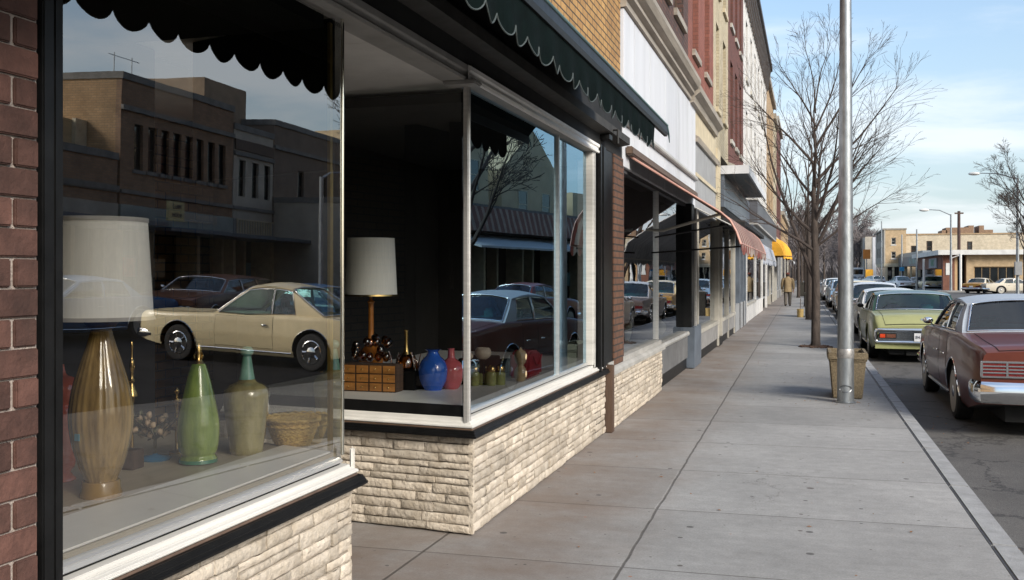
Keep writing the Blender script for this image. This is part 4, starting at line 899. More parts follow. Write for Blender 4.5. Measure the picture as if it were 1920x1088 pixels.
# ================= CARS =================
def paint(name, c, flake=.12, rough=.3): return M(name, c, rough, flake, 1.5, coat=.28, rvar=.06, grime=.12, spec=.3)
SED = dict(L=5.6, W=2.02, wb=3.05, fo=1.0, R=.35, zb=.22, crease=.62,
    top=[(-2.8,.955),(-2.68,1.005),(-2.3,1.035),(-1.25,1.10),(0,1.085),(1.3,1.06),(2.3,1.0),(2.65,.95),(2.8,.90)],
    hw=[(-2.8,.90),(-2.6,.945),(-1.8,.985),(0,1.01),(1.6,1.0),(2.5,.96),(2.8,.90)],
    yc0=-1.38, yc1=-.88, ya1=.62, ya0=1.28, rw=.74, zr=1.49, rc=.07, B=-.10, yRb=-.92, yRt=-.72, crown=.035, tail='frames')
GRN = dict(SED, L=5.3, W=1.98, wb=2.98, fo=.95, tail='loop', crease=.6,
    top=[(-2.65,.74),(-2.6,.80),(-2.38,.95),(-2.2,.985),(-1.3,1.03),(0,1.01),(1.3,.99),(2.3,.93),(2.55,.88),(2.65,.82)],
    hw=[(-2.65,.90),(-2.45,.95),(-1.8,.98),(0,.99),(1.6,.98),(2.4,.94),(2.65,.88)], yc0=-1.42, yc1=-.86, ya1=.55, ya0=1.2, zr=1.40, rc=.06, rw=.76)
CPE = dict(SED, L=5.25, W=1.92, wb=3.05, fo=.95, R=.34, tail='plain', crease=.60, coupe=True, wheel='rally',
    top=[(-2.625,.82),(-2.5,.90),(-2.1,.92),(-1.5,.97),(-.9,.975),(0,.935),(1.0,.93),(2.0,.90),(2.48,.90),(2.625,.84)],
    hw=[(-2.625,.86),(-2.38,.90),(-1.5,.955),(-.6,.94),(.4,.95),(1.6,.96),(2.4,.92),(2.625,.84)], yc0=-1.62, yc1=-.78, ya1=.18, ya0=.88, rw=.68, zr=1.47, rc=.07, B=-.42, yRb=-.98, yRt=-.82, crown=.03)
WAG = dict(SED, tail='plain', yc0=-2.62, yc1=-2.3, yRb=-1.2, yRt=-1.15, zr=1.46, wagon=True)
CMP = dict(SED, L=4.9, W=1.82, wb=2.75, fo=.9, tail='plain', zr=1.36, hw=[(-2.45,.82),(-2.2,.86),(0,.91),(1.6,.9),(2.45,.82)],
    top=[(-2.45,.86),(-2.3,.92),(-1.2,.98),(0,.97),(1.2,.95),(2.2,.90),(2.45,.82)], yc0=-1.3, yc1=-.8, ya1=.5, ya0=1.1, rw=.68, B=-.1)
SHAPES = {}
m_tealseat = M('glass_tinted_seat', (.13,.29,.31), .5, .25, 12)  # teal light through the car glass is put into the seat colour
def car(label, sp, pm, rm, x, y, head, group='cars parked along the shop kerb', z=-.15, seat=None, name='parked_car', plate=None):
    """build a car facing local +y (copied when the same shape exists), heading in degrees"""
    key = id(sp) if plate is None else (id(sp), plate)
    if key in SHAPES:
        src, opm, orm = SHAPES[key]
        def cp(o, par):
            c = o.copy(); COL.objects.link(c); c.parent = par
            for s in c.material_slots:
                k = s.material
                if k in (opm, orm): s.link = 'OBJECT'; s.material = pm if k == opm else rm
            for ch in list(o.children): cp(ch, c)
            return c
        r = src.copy(); COL.objects.link(r)
        for ch in list(src.children): cp(ch, r)
        r.location = (x,y,z); r.rotation_euler = (0,0,radians(head)); tag(r, label, 'car', group); return r
    root = empty(name, (0,0,0), label, 'car', group)
    L, R = sp['L'], sp['R']; yr, yf = -L/2, L/2
    wyf = yf - sp['fo']; wyr = wyf - sp['wb']; Ra = R+.085
    top, hw, zb = pchip(sp['top']), pchip(sp['hw']), sp['zb']; cz = sp['crease']
    seat = seat or m_tealseat
    zl = lambda y: [zb, zb+.05, zb+.16, cz-.02, cz+.02, max(top(y)-.085, cz+.05), max(top(y)-.025, cz+.06), max(top(y), cz+.07)]
    xf = [.90, .945, .975, 1.0, .997, .975, .955, .925]
    def sx(y, zq): return hw(y)*lin(list(zip(zl(y), xf)))(zq)
    def zbot(y): return zb + .16*max(0, (abs(y)-(L/2-.9))/.9)
    def arch(y):
        for w in (wyf, wyr):
            if abs(y-w) < Ra: return R - .01 + sqrt(Ra*Ra - (y-w)**2)
        return zbot(y)
    st = set(round(lerp(yr, yf, i/46), 3) for i in range(47))
    st = [s for s in st if all(abs(abs(s-w)-Ra) > .02 and not abs(s-w) < Ra for w in (wyf, wyr))]
    for w in (wyf, wyr):
        st += [w + Ra*cos(pi*i/14) for i in range(15)]; st += [w-Ra-.003, w+Ra+.003]
    st = sorted(st)
    def section(y):
        zm = max(zb, arch(y)); Z = zl(y); pts = []
        zs = [max(q, zm+.003*i) for i, q in enumerate(Z)]
        pts = [(0, zm), (sx(y, zm)*.6, zm)] + [(sx(y, q), q) for q in zs]
        xe, ze = pts[-1]
        pts += [(xe*k, ze + sp['crown']*(1-k*k)) for k in (.93,.75,.5,.25,0)]
        return pts
    mb = MB(); secs = [section(y) for y in st]; n = len(secs[0])
    for s in (1, -1):
        vs = [(s*px_, y + (.0 if 0 < i < len(st)-1 else 0), pz) for i, (y, sc) in enumerate(zip(st, secs)) for px_, pz in sc]
        o = len(mb.v); mb.v += vs
        for i in range(len(st)-1):
            for j in range(n-1):
                mb.f.append((o+i*n+j, o+i*n+j+1, o+(i+1)*n+j+1, o+(i+1)*n+j)); mb.m.append(1 if j < 2 else 0)
        for i in (0, len(st)-1):
            mb.f.append(tuple(o+i*n+j for j in range(n))); mb.m.append(0)
    body = mb.build('body', [pm, m_under], root, smooth=32)
    mb = MB(); mb.box(-.62,.62,yr+.15,yf-.15,.17,.62); mb.box(-.3,.3,yr+.1,yr+.6,.16,.3); mb.build('chassis', m_under, root)
    # greenhouse
    zr, rc, rw = sp['zr'], sp['rc'], sp['rw']; ya0, ya1, yc0, yc1 = sp['ya0'], sp['ya1'], sp['yc0'], sp['yc1']
    bx = lambda y: hw(y)*.925-.035
    A = lambda h: lerp(ya0, ya1, h); C = lambda h: lerp(yc0, yc1, h)
    def ZR(y): t = (y-yc1)/(ya1-yc1); return zr - .05*(2*t-1)**2*(1 if t > .5 else .7)
    def G(y, h, s, off=0):
        b = bx(y) - .0; zb_ = top(y)+.004
        hh = h; bulge = .018*sin(pi*h)
        x_ = lerp(b, rw, hh) + bulge + off
        return (s*x_, y, lerp(zb_, ZR(min(max(y,yc1),ya1)), hh))
    roofmb = MB()
    def slab(f0, f1, h0, h1, s, nh=4):
        for k in range(nh):
            ha, hb = lerp(h0,h1,k/nh), lerp(h0,h1,(k+1)/nh)
            P = [G(f0(ha),ha,s), G(f1(ha),ha,s), G(f1(hb),hb,s), G(f0(hb),hb,s)]; Q = [G(f0(ha),ha,s,-.03), G(f1(ha),ha,s,-.03), G(f1(hb),hb,s,-.03), G(f0(hb),hb,s,-.03)]
            roofmb.hexa(P+Q)
    B = sp['B']; Rr = lambda h: lerp(sp['yRb'], sp['yRt'], h)
    glassd = []
    Af = lambda h: A(h)-.07
    cols = [(Af, lambda h: B)]
    b2 = (lambda h: B-.03) if sp.get('coupe') else (lambda h: B-.055)
    cols.append((b2, Rr))
    if sp.get('wagon'): cols.append((lambda h: Rr(h)-.08, lambda h: C(h)+.10))
    Cw = lambda h: C(h)
    for s in (1, -1):
        slab(A, Af, 0, 1, s)
        slab(lambda h: B, b2, 0, 1, s, 2)
        last = cols[-1][1]; slab(last, Cw, 0, 1, s, 5)
        if sp.get('wagon'): slab(Rr, lambda h: Rr(h)-.08, 0, 1, s, 2)
        for f0, f1 in cols:
            slab(f0, f1, .93, 1.0, s, 1); slab(f0, f1, 0, .035, s, 1)
            glassd.append((f0, f1, s))
    # roof panel
    def roofpt(i, j):
        u = 2*i-1; bow = .05*(1-u*u); y = lerp(yc1-bow, ya1+bow*1.2, j); uu = abs(u)
        return (u*(rw+.012), y, ZR(min(max(y,yc1),ya1)) + rc*(1-uu**2.6) + .015*sin(pi*j))
    roofmb.grid(roofpt, 18, 12)
    for s in (1,-1): roofmb.tube([(s*(rw+.014), lerp(yc1,ya1,k/10), ZR(lerp(yc1,ya1,k/10))-.006) for k in range(11)], .014, 6)
    def screen(y0, y1, bow0, bow1):
        def f(u, h):
            y = lerp(y0 + bow0*(1-u*u), y1 + bow1*(1-u*u), h); b = bx(y0)
            return (u*lerp(b, rw+.01, h), y, lerp(top(y0)+sp['crown']*(1-u*u)*.9+.002, ZR(y1)+rc*(1-abs(u)**2.6), h))
        return f
    fw, fr = screen(ya0, ya1, .13, .06), screen(yc0, yc1, -.12, -.05)
    def frame(f, off):
        for (u0,u1,h0,h1) in ((-1,-.93,0,1),(.93,1,0,1),(-.93,.93,.95,1),(-.93,.93,0,.04)):
            roofmb.grid(lambda i, j: f(lerp(u0,u1,i), lerp(h0,h1,j)), 8, 5)
    frame(fw, 0); frame(fr, 0)
    roof = roofmb.build('roof', rm, root, smooth=40)
    for nme, f, dy in (('windshield', fw, -.008), ('rear_window', fr, .008)):
        g = lambda i, j: (lambda p: (p[0], p[1]+dy, p[2]-.004))(f(lerp(-.94,.94,i), lerp(.03,.96,j)))
        mb = MB(); mb.grid(g, 12, 6); o = mb.build(nme, m_carglass, root, smooth=80)
        P = [f(lerp(-.93,.93,i/16), .035) for i in range(17)] + [f(.93-.02*0, lerp(.1,.9,i/6)) for i in range(7)] + [f(lerp(.9,-.9,i/16), .953) for i in range(17)] + [f(-.93, lerp(.9,.1,i/6)) for i in range(7)]
        P.append(P[0]); mb = MB(); mb.tube([(p[0],p[1]+(-.0 if nme == 'rear_window' else 0),p[2]+.006) for p in P], .013, 6); t_ = mb.build('trim', m_chrome, o, smooth=70)
    for f0, f1, s in glassd:
        mb = MB(); mb.grid(lambda i, j: G(lerp(f0(lerp(.03,.94,j)), f1(lerp(.03,.94,j)), i), lerp(.03,.94,j), s, -.016), 2, 5); o = mb.build('side_window', m_carglass, root, smooth=80)
        P = [G(lerp(f0(h),f1(h),i), h, s, .004) for h, i in ((.035,0),(.035,.5),(.035,1),(.3,1),(.6,1),(.93,1),(.93,.5),(.93,0),(.6,0),(.3,0),(.035,0))]
        mb = MB(); mb.tube(P, .009, 5); mb.build('trim', m_chrome, o, smooth=70)
    # seams: doors, lids
    def sidepatch(y0, y1, z0, s, nm):
        mb = MB()
        for m_, e_, of in ((1, .007, .0015), (0, 0, .004)):
            mb.cur = m_
            def f(i, j):
                y = lerp(y0-e_, y1+e_, i); zt = top(y)-.03; zq = lerp(z0-e_, zt+e_*.5, j); return (s*(sx(y,zq)+of), y, zq)
            N = max(4, int((y1-y0)/.09)); mb.grid(f, N, 10)
        return mb.build(nm, [pm, m_under], root, smooth=40, merge=False)
    for s in (1, -1):
        yB = B-.03
        dl = [(yB-.02+.03, ya0-.10)]
        if not sp.get('coupe'): dl.append((max(wyr+Ra+.03, sp['yRb']+.02), yB-.02))
        else: dl = [(yB-.06, ya0-.08)]
        for (a, b) in dl:
            dd = sidepatch(a, b, zb+.13, s, 'door'); yh = a+.12
            mb = MB(); zq = cz+.17; xq = sx(yh,zq)+.006; mb.tube([(s*xq,yh,zq),(s*(xq+.03),yh+.01,zq),(s*(xq+.03),yh+.12,zq),(s*xq,yh+.13,zq)], .012, 6); mb.build('handle', m_chrome, dd, smooth=60)
        for w in (wyf, wyr):
            mb = MB(); mb.tube([(s*(sx(w+Ra*cos(q), R-.01+Ra*sin(q))+.002), w+Ra*cos(q), R-.01+Ra*sin(q)) for q in [pi*i/16 for i in range(17)]], .011, 5); mb.build('arch_trim', m_chrome if sp['tail'] != 'loop' else pm, root, smooth=60)
        mb = MB(); mb.tube([(s*(sx(y,zb+.07)+.004), y, zb+.07) for y in [lerp(wyr+Ra+.03, wyf-Ra-.03, i/10) for i in range(11)]], .014, 5); mb.build('sill_trim', m_chrome, root, smooth=60)
    def lid(y0, y1, k, nm):
        mb = MB()
        for m_, e_, of in ((1, .008, .0015), (0, 0, .005)):
            mb.cur = m_
            def f(i, j):
                u = 2*i-1; y = lerp(y0-e_, y1+e_, j); xe = hw(y)*.925; u2 = u*(k+e_); return (u2*xe, y, top(y)+sp['crown']*(1-u2*u2)+of)
            mb.grid(f, 16, 14)
        mb.build(nm, [pm, m_under], root, smooth=40, merge=False)
    if not sp.get('wagon'): lid(yr+.03, yc0-.16, .84, 'trunk_lid')
    lid(ya0+.20, yf-.06, .86, 'hood')
    # wheels
    for w in (wyf, wyr):
        for s in (1, -1):
            X = s*(hw(w)-.13)
            mb = MB(); T = [(R*.63,-.095),(R*.82,-.105),(R*.95,-.098),(R,-.075),(R,.075),(R*.95,.098),(R*.82,.105),(R*.63,.095)]
            mb.lathe([(r_, z_*s) for r_, z_ in T], 40, (X, w, R), 'x'); ww = mb.build('wheel', m_rubber, root, smooth=35)
            mb = MB(); mb.lathe([(R*.64,.02*s),(R*.64,.098*s),(R*.60,.104*s),(R*.56,.08*s),(R*.34,.06*s),(R*.28,.098*s),(R*.16,.112*s),(0,.114*s)], 32, (X,w,R), 'x')
            if sp.get('wheel'):
                for q in range(5):
                    a = 2*pi*q/5; mb.tube([(X+.085*s, w+R*.3*cos(a), R+R*.3*sin(a)), (X+.09*s, w+R*.57*cos(a), R+R*.57*sin(a))], R*.075, 6)
            mb.build('rim', m_chrome, ww, smooth=40)
            if not sp.get('wheel'):
                mb = MB(); mb.lathe([(R*.70,.1035*s),(R*.705,.1065*s),(R*.76,.108*s),(R*.765,.105*s)], 40, (X,w,R), 'x'); mb.build('whitewall', m_lightframe, ww, smooth=50)
    # bumpers
    def bumper(y0, sgn, zc, h, wrap, mat=m_chrome, nm='bumper', bow=.07):
        W_ = hw(y0)+.012; yy = y0
        pts = []
        for i in range(17):
            u = -1+2*i/16; pts.append((u*(W_-.05), yy + sgn*(.055+bow*(1-u*u))))
        pts = [(-W_-.012, yy-sgn*wrap), (-W_-.012, yy-sgn*.02), (-W_+.02, yy+sgn*.04)] + pts[1:-1] + [(W_-.02, yy+sgn*.04), (W_+.012, yy-sgn*.02), (W_+.012, yy-sgn*wrap)]
        q = h/2; pr = [(0,-q),(.02,-q*1.0),(.045,-q*.6),(.052,0),(.045,q*.6),(.02,q),(0,q)]
        if sgn > 0: pts = pts[::-1]
        pr = [(d, zc+z_) for d, z_ in pr]
        mb = MB(); mb.sweep(pr, pts); return mb.build(nm, mat, root, smooth=40)
    tl = sp['tail']
    if tl == 'frames':
        bumper(yr, -1, .52, .24, .35)
        bp = MB()
        for s in (1,-1): bp.prism([(s*.30,.42),(s*.35,.42),(s*.36,.65),(s*.29,.65)], 'y', yr-.20, yr-.155)
        bp.build('bumper_guard', m_rubber, root, bevel=.008)
        for s in (1,-1):
            for (u0, u1) in ((.64,.88),(.27,.62)):
                mb = MB(); x0, x1 = sorted((s*u0, s*u1)); Z0, Z1 = .70, .85; yq = yr-.012
                mb.box(x0-.018,x1+.018,yq-.015,yq+.03,Z0-.018,Z0); mb.box(x0-.018,x1+.018,yq-.015,yq+.03,Z1,Z1+.018); mb.box(x0-.018,x0,yq-.015,yq+.03,Z0,Z1); mb.box(x1,x1+.018,yq-.015,yq+.03,Z0,Z1)
                [mb.box(x0,x1,yq-.018,yq,Z0+(Z1-Z0)*t_-.007,Z0+(Z1-Z0)*t_+.007) for t_ in (.25,.5,.75)]; fr_ = mb.build('tail_light', m_chrome, root, bevel=.003)
                mb = MB(); mb.box(x0,x1,yq-.006,yq+.02,Z0,Z1); mb.build('lens', m_redlens, fr_)
        mb = MB(); mb.box(-.25,.25,yr-.028,yr+.02,.665,.88); mb.build('plate_panel', m_zinc, root, bevel=.006)
        pl = MB().box(-.16,.16,yr-.036,yr-.029,.70,.85).build('licence_plate', m_plate, root); lettering(pl, '51-427', .085, m_ink, (0,yr-.038,.775), (pi/2,0,0))
    elif tl == 'loop':
        zc, Wl = .565, .90
        pth = lambda hx, hz, n_=10: [(hx*cx_ , zc + hz*cz_) for cx_, cz_ in ([(-1,-.6),(-.985,-.9),(-.95,-1),(0,-1),(.95,-1),(.985,-.9),(1,-.6),(1,.6),(.985,.9),(.95,1),(0,1),(-.95,1),(-.985,.9),(-1,.6),(-1,-.6)])]
        mb = MB(); mb.tube([(p[0], yr-.09+.06*(p[0]/.9)**2, p[1]) for p in pth(.90,.125)], .033, 8); mb.tube([(p[0], yr-.06+.06*(p[0]/.9)**2, p[1]) for p in pth(.90,.125)], .036, 6)
        for s in (1,-1): mb.tube([(s*.90, yr-.03+.0, zc+q) for q in (-.09,.09)], .036, 8)
        mb.build('bumper', m_chrome, root, smooth=60)
        mb = MB(); mb.grid(lambda i, j: (lerp(-.89,.89,i), yr-.045+.05*(2*i-1)**2, lerp(zc-.12,zc+.12,j)), 12, 2); mb.build('bumper_recess', M('dull_chrome', (.30,.31,.32), .25, .2, 9, metal=1, stretch=(.3,1,20)), root)
        for s in (1,-1):
            x0, x1 = sorted((s*.50, s*.84)); mb = MB(); mb.box(x0,x1,yr-.075,yr-.02,zc-.05,zc+.055); t_ = mb.build('tail_light', m_under, root, bevel=.006)
            a, b = sorted((s*.72, s*.82)); mb = MB(); mb.box(a,b,yr-.082,yr-.07,zc-.035,zc+.04); mb.build('lens', M('tail_lens_orange', (.55,.06,.02), .15, .2, 30, coat=1), t_)
            a, b = sorted((s*.52, s*.70)); mb = MB(); mb.box(a,b,yr-.082,yr-.07,zc-.035,zc+.04); mb.build('lens', M('tail_lens_smoke', (.14,.06,.04), .15, .4, 60, coat=1), t_)
        pl = MB().box(-.17,.17,yr-.125,yr-.118,.46,.63).build('licence_plate', m_plate, root, bevel=.002); lettering(pl, '84-1170', .088, m_ink, (0,yr-.127,.545), (pi/2,0,0))
        mb = MB(); mb.grid(lambda i, j: (lerp(-.91,.91,i), yr-.02, lerp(.30,.45,j)), 8, 2); mb.build('valance', pm, root)
        zq = top(yr+.12)+.02; mb = MB(); mb.prism([(-.022,0),(.022,0),(.012,.02),(0,.055),(-.012,.02)], 'y', -.004, .004); o = mb.build('emblem', m_chrome, root); o.location = (0, yr+.10, zq+.005); o.rotation_euler = (radians(-38),0,0)
    else:
        bumper(yr, -1, .47, .15, .30)
        for s in (1,-1):
            x0, x1 = sorted((s*.42, s*(hw(yr)-.05))); mb = MB(); mb.box(x0-.015,x1+.015,yr-.02,yr+.02,.585,.72); t_ = mb.build('tail_light', m_chrome, root, bevel=.004)
            mb = MB(); mb.box(x0,x1,yr-.028,yr-.015,.60,.705); mb.build('lens', m_redlens, t_)
        pl = MB().box(-.16,.16,yr-.03,yr-.015,.58,.72).build('licence_plate', m_plate, root)
    # front
    bumper(yf, 1, .48, .15, .35)
    mb = MB(); mb.box(-hw(yf)+.06,hw(yf)-.06,yf-.02,yf+.018,.56,.77); gr = mb.build('grille', m_under, root)
    mb = MB()
    for i in range(5): mb.box(-hw(yf)+.36,hw(yf)-.36,yf+.018,yf+.026,.585+i*.035,.595+i*.035)
    mb.build('grille_bar', m_chrome, gr)
    for s in (1,-1):
        for xq in ((.74,.56) if hw(yf) > .87 else (.68,.50)):
            mb = MB(); mb.lathe([(.088,0),(.09,.02),(.075,.024),(.07,.015),(0,.026)], 20, (s*xq,yf+.012,.67), 'y'); mb.build('headlight', m_headlight, root, smooth=50)
    # mirror, interior
    for s in (-1,) if tl != 'frames' else (-1, 1):
        yq = ya0-.34; xq = bx(yq)+.02; mb = MB(); mb.tube([(s*xq,yq,top(yq)-.02),(s*(xq+.07),yq,top(yq)+.06)], .012, 6); mb.blob((s*(xq+.10),yq,top(yq)+.085), (.075,.03,.05), 12, 8); mb.build('mirror', m_chrome if tl != 'loop' else m_black, root, smooth=60)
    mb = MB(); zt_ = zb+.25
    mb.box(-.70,.70,ya1-.75+.1,ya1-.6+.1,.5,1.12 if zr > 1.44 else 1.04)
    for s in (1,-1): mb.box(s*.36-.15,s*.36+.15,ya1-.72+.05,ya1-.62+.05,1.0,1.26 if zr > 1.44 else 1.15)
    mb.build('front_seat', seat, root, bevel=.045, smooth=50)
    mb = MB(); mb.box(-.68,.68,yc1+.05,yc1+.22,.5,1.10 if zr > 1.44 else 1.02); mb.build('rear_seat', seat, root, bevel=.05, smooth=50)
    mb = MB(); mb.box(-.72,.72,yc0+.02,yc1+.1,top(yc0)-.03,top(yc0)+.006); mb.build('parcel_shelf', seat, root)
    mb = MB(); mb.box(-.76,.76,ya0-.42,ya0-.02,.75,top(ya0)-.01); mb.tube([(-.36+.18*cos(a), ya0-.52-.05*sin(a), .93+.16*sin(a)) for a in [2*pi*i/20 for i in range(21)]], .012, 6); mb.build('dashboard', m_seat, root, smooth=30)
    mb = MB(); mb.box(-.11,.11,ya1+.01,ya1+.03,zr-.06,zr); mb.build('inner_mirror', m_black, root)
    SHAPES[key] = (root, pm, rm)
    root.location = (x,y,z); root.rotation_euler = (0,0,radians(head)); return root
P_ = dict(maroon=paint('maroon_paint', (.105,.028,.018)), vinyl=M('sky_pale_vinyl_roof', (.34,.38,.43), .42, .06, 30, bump=.1), green=paint('olive_green_paint', (.28,.29,.135)), dkgreen=paint('dark_green_roof', (.02,.055,.036)),  # the vinyl roof's blue-grey also holds painted sky reflection
  tan=paint('tan_paint', (.68,.57,.35)), cream=paint('cream_car_paint', (.58,.53,.43)), mauve=paint('mauve_brown_paint', (.17,.125,.11)), gold=paint('gold_paint', (.34,.19,.05)), white=paint('white_car_paint', (.66,.67,.68)),
  blue=paint('pale_blue_paint', (.22,.34,.50)), navy=paint('navy_paint', (.015,.035,.11)), red=paint('dull_red_paint', (.20,.035,.025)), brown=paint('brown_paint', (.12,.055,.035)), grey=paint('grey_paint', (.22,.24,.26)), teal=paint('deep_blue_paint', (.03,.10,.24)))
hd = .6   # kerb direction, degrees
# near kerb
car('maroon sedan with pale vinyl roof, nearest at the kerb', SED, P_['maroon'], P_['vinyl'], 1.72+.98, 12.06+2.8+.1, hd)
car('olive green sedan with dark green roof, parked ahead of the maroon one', GRN, P_['green'], P_['dkgreen'], 1.21+.95, 21.75+2.65, hd)
own = [('cream sedan with white roof ahead of the olive green one', CMP, 'cream', 'white', 28.2), ('mauve brown coupe, fourth car along the shop kerb', CPE, 'mauve', 'white', 34.6), ('gold coupe with tan roof just past the mauve one', CPE, 'gold', 'tan', 41.5),
  ('white compact with maroon roof past the gold coupe', CMP, 'white', 'brown', 48.5), ('pale blue wagon farther along the shop kerb', WAG, 'blue', 'blue', 55.5), ('grey blue sedan ahead of the pale blue wagon', CMP, 'grey', 'blue', 62.5), ('white wagon near the far end of the kerb', WAG, 'white', 'white', 70), ('pale blue compact at the far end of the kerb', CMP, 'blue', 'white', 78)]
for lab, sp, a, b, y in own:
    car(lab, sp, P_[a], P_[b], kx(y)+.20+.95, y+sp['L']/2, hd)
# far side, seen directly
def at(px, y): r = ray(px, 513); return r[0]/r[1]*y
G2 = 'cars parked on the far side'
car('white coupe driving away beyond the green car', CPE, P_['white'], P_['white'], at(1690,122), 124, 14, G2)
car('tan coupe parked before the dark sign front', CPE, P_['tan'], P_['cream'], at(1748,118), 121, 4, G2)
car('silver grey sedan partly behind a pale lamp post', CMP, P_['grey'], P_['grey'], at(1722,126), 128, 4, G2)
car('white wagon far away by the grey three storey front', WAG, P_['white'], P_['white'], at(1641,150), 154, 14, G2)
car('dark blue compact far away beside the white wagon', CMP, P_['navy'], P_['navy'], at(1622,165), 168, 10, G2)
car('white compact at the far bend of the road', CMP, P_['white'], P_['white'], at(1598,172), 175, 6, G2)
car('gold sedan with a pale roof at the right parking row', CMP, P_['gold'], P_['cream'], at(1846,99), 101, -28, G2)
car('cream sedan with a blue tinted screen behind the right lamp post', CMP, P_['cream'], P_['cream'], at(1902,97), 98, -82, G2)
# far side, seen only in the window glass
G3 = 'cars across the street seen in the shop glass'
car('tan coupe with chrome wheels mirrored in the first shop window', CPE, P_['tan'], P_['tan'], 8.25, 14.78, -90-11, G3)
car('dull red sedan mirrored behind the dark car in the street window', SED, P_['red'], P_['red'], 9.3, 27.5, 0, G3)
car('brown wagon mirrored beyond the bonnet of the tan coupe', WAG, P_['brown'], P_['brown'], 15.6, 20.0, -200, G3)
car('deep blue sedan with pale blue roof mirrored behind the lamp shade', CMP, P_['teal'], P_['blue'], 14.8, 15.0, -184, G3)
car('deep blue sedan mirrored behind the roof of the tan coupe', CMP, P_['teal'], P_['teal'], 12.2, 20.3, -90, G3)
# ================= ACROSS THE STREET (seen in the shop glass) =================
m_brownbrick = brick('brown_brick', (.30,.18,.105), (.23,.135,.08), (.2,.15,.11), .22, .078, .01, .5)
m_tanside = brick('tan_side_brick', (.42,.27,.14), (.34,.21,.10), (.25,.18,.11), .22, .078, .01, .5)
m_greyfront = M('grey_plaster_front', (.38,.345,.29), .8, .15, 1.2, grime=.3, bump=.1)
def west(name, label, X, y0, y1, h, mat, wins, trim, back=12, sill=None, fac=None, can=None, rails=(.5,), side=None, gz=2.6, face=0):
    e = empty(name, (X,(y0+y1)/2,0), label, 'building')
    mb = MB(); facade(mb, 'x', X, -1, y0, y1, 3.4, h, wins, .2); mb.build('wall', mat, e)
    mb = MB(); mb.box(X+.2, X+back, y0, y1, 3.4, h); mb.box(X+1.5, X+back, y0, y1, 0, 3.4); mb.build('side_wall', side or mat, e)
    mb = MB(); mb.box(X-.06, X+back+.05, y0-.03, y1, h, h+.22); mb.build('coping', m_concrete_dark, e)
    mb = MB(); mb.box(X-.10,X-.001,y0,y1,h-.95,h-.80); mb.box(X-.07,X-.001,y0,y1,3.75,3.87); mb.build('belt_course', m_concrete_dark, e)
    for i_, (t_, c_) in enumerate(((.2,(.45,.10,.05)),(.45,(.40,.36,.28)),(.7,(.12,.25,.3)))):
        q_ = lerp(y0, y1, t_); MB().box(X+.86,X+.885,q_,q_+.6,1.1,1.75).build('poster', M('shop_poster', c_, .7, .3, 6), e)
    for w in wins: window(e, 'x', X, -1, *w, .2, trim, None, rails, (), .06, sill=sill)
    mb = MB(); mb.box(X-.05, X+1.5, y0, y1, gz, 3.4); mb.build('fascia', fac or m_greyfront, e)
    if can:
        mb = MB(); mb.box(X-2.0, X-.05, y0, y1, can, can+.12); mb.build('canopy', m_steelblue, e)
    mb = MB(); mb.box(X+.9,X+.95,y0+.1,y1-.1,.02,gz); mb.build('glass_pane', m_glass_dark, e)
    n = max(2, int((y1-y0)/1.7))
    for i in range(n+1): q = lerp(y0, y1-.16, i/n); MB().box(X-.02+(.4 if i % 2 else 0), X+.9, q, q+.16, .01, gz).build('pilaster', m_cream, e)
    MB().box(X+.7,X+.895,y0+.1,y1-.1,.01,.5).build('bulkhead', m_greyfront, e)
    return e
eA = west('dark_brick_shop', 'low dark brick shop mirrored behind the first lamp shade', 21, 8, 21.0, 4.75, m_brownbrick, [], m_wood_dark, can=2.75)
e = empty('tan_parapet_building', (24,16,0), 'tan clapboard upper wall rising behind the low dark shop', 'building'); mb = MB(); mb.box(22.5,34,9,21.05,4.9,5.95); mb.box(22.5,33,9,21,0,4.9); mb.build('wall', M('tan_clapboard', (.40,.30,.17), .8, .2, 2, stretch=(.3,.3,14)), e); mb = MB(); mb.box(22.35,22.5,20.6,21.1,4.9,6.0); mb.build('corner_board', m_cream, e)
eB = west('brown_brick_block', 'two storey brown brick block with a row of tall dark windows', 21, 21.12, 27.25, 7.3, m_brownbrick, [(q, q+.42, 4.55, 6.0) for q in [21.75+.66*i for i in range(8)]], m_black, back=14, sill=m_concrete_dark, can=2.62, side=m_tanside, fac=M('mint_grey_sign_band', (.26,.29,.27), .7, .15, 2))
mb = MB(); mb.box(25.2,26.1,20.95,21.12,3,8.2); mb.box(25.15,26.15,20.9,21.6,8.2,8.4); mb.build('chimney', m_tanside, eB)
s = MB().box(19.95,20.05,22.2,23.0,2.98,3.62).build('projecting_sign', M('yellowed_sign', (.50,.43,.22), .6, .15, 4, grime=.3), eB)
lettering(eB, 'MILO', .2, m_ink, (19.94,22.6,3.44), (pi/2,0,-pi/2)); lettering(eB, 'ROOM', .17, m_ink, (19.94,22.6,3.17), (pi/2,0,-pi/2))
mb = MB(); mb.box(20.93,20.97,23.6,26.2,3.05,3.35); mb.build('sign_board', m_greyfront, eB)
q = MB()
for yy in (24.2, 25.1): q.tube([(24,yy,7.4),(24,yy,8.9)], .02, 5)
q.tube([(24,23.9,8.8),(24,25.5,8.8)], .015, 5)
tag(q.build('antenna', m_zinc, own=True), 'thin roof antenna of two masts above the brown brick block', 'antenna')
eC = west('grey_plaster_building', 'grey plaster building with three slim windows and a roof tower', 21, 27.3, 30.05, 6.7, m_greyfront, [(27.65,28.1,4.25,5.6),(28.55,29.0,4.25,5.6),(29.4,29.85,4.25,5.6)], m_black, can=2.62, fac=m_greyboard)
mb = MB(); mb.box(20.93,21,27.32,30.0,5.95,6.35); mb.build('dark_band', m_wood_dark, eC)
mb = MB(); mb.box(22.6,25.5,27.6,30.4,6.9,8.7); mb.build('roof_tower', M('tower_stucco', (.26,.19,.13), .85, .2, 2), eC)
mb = MB()
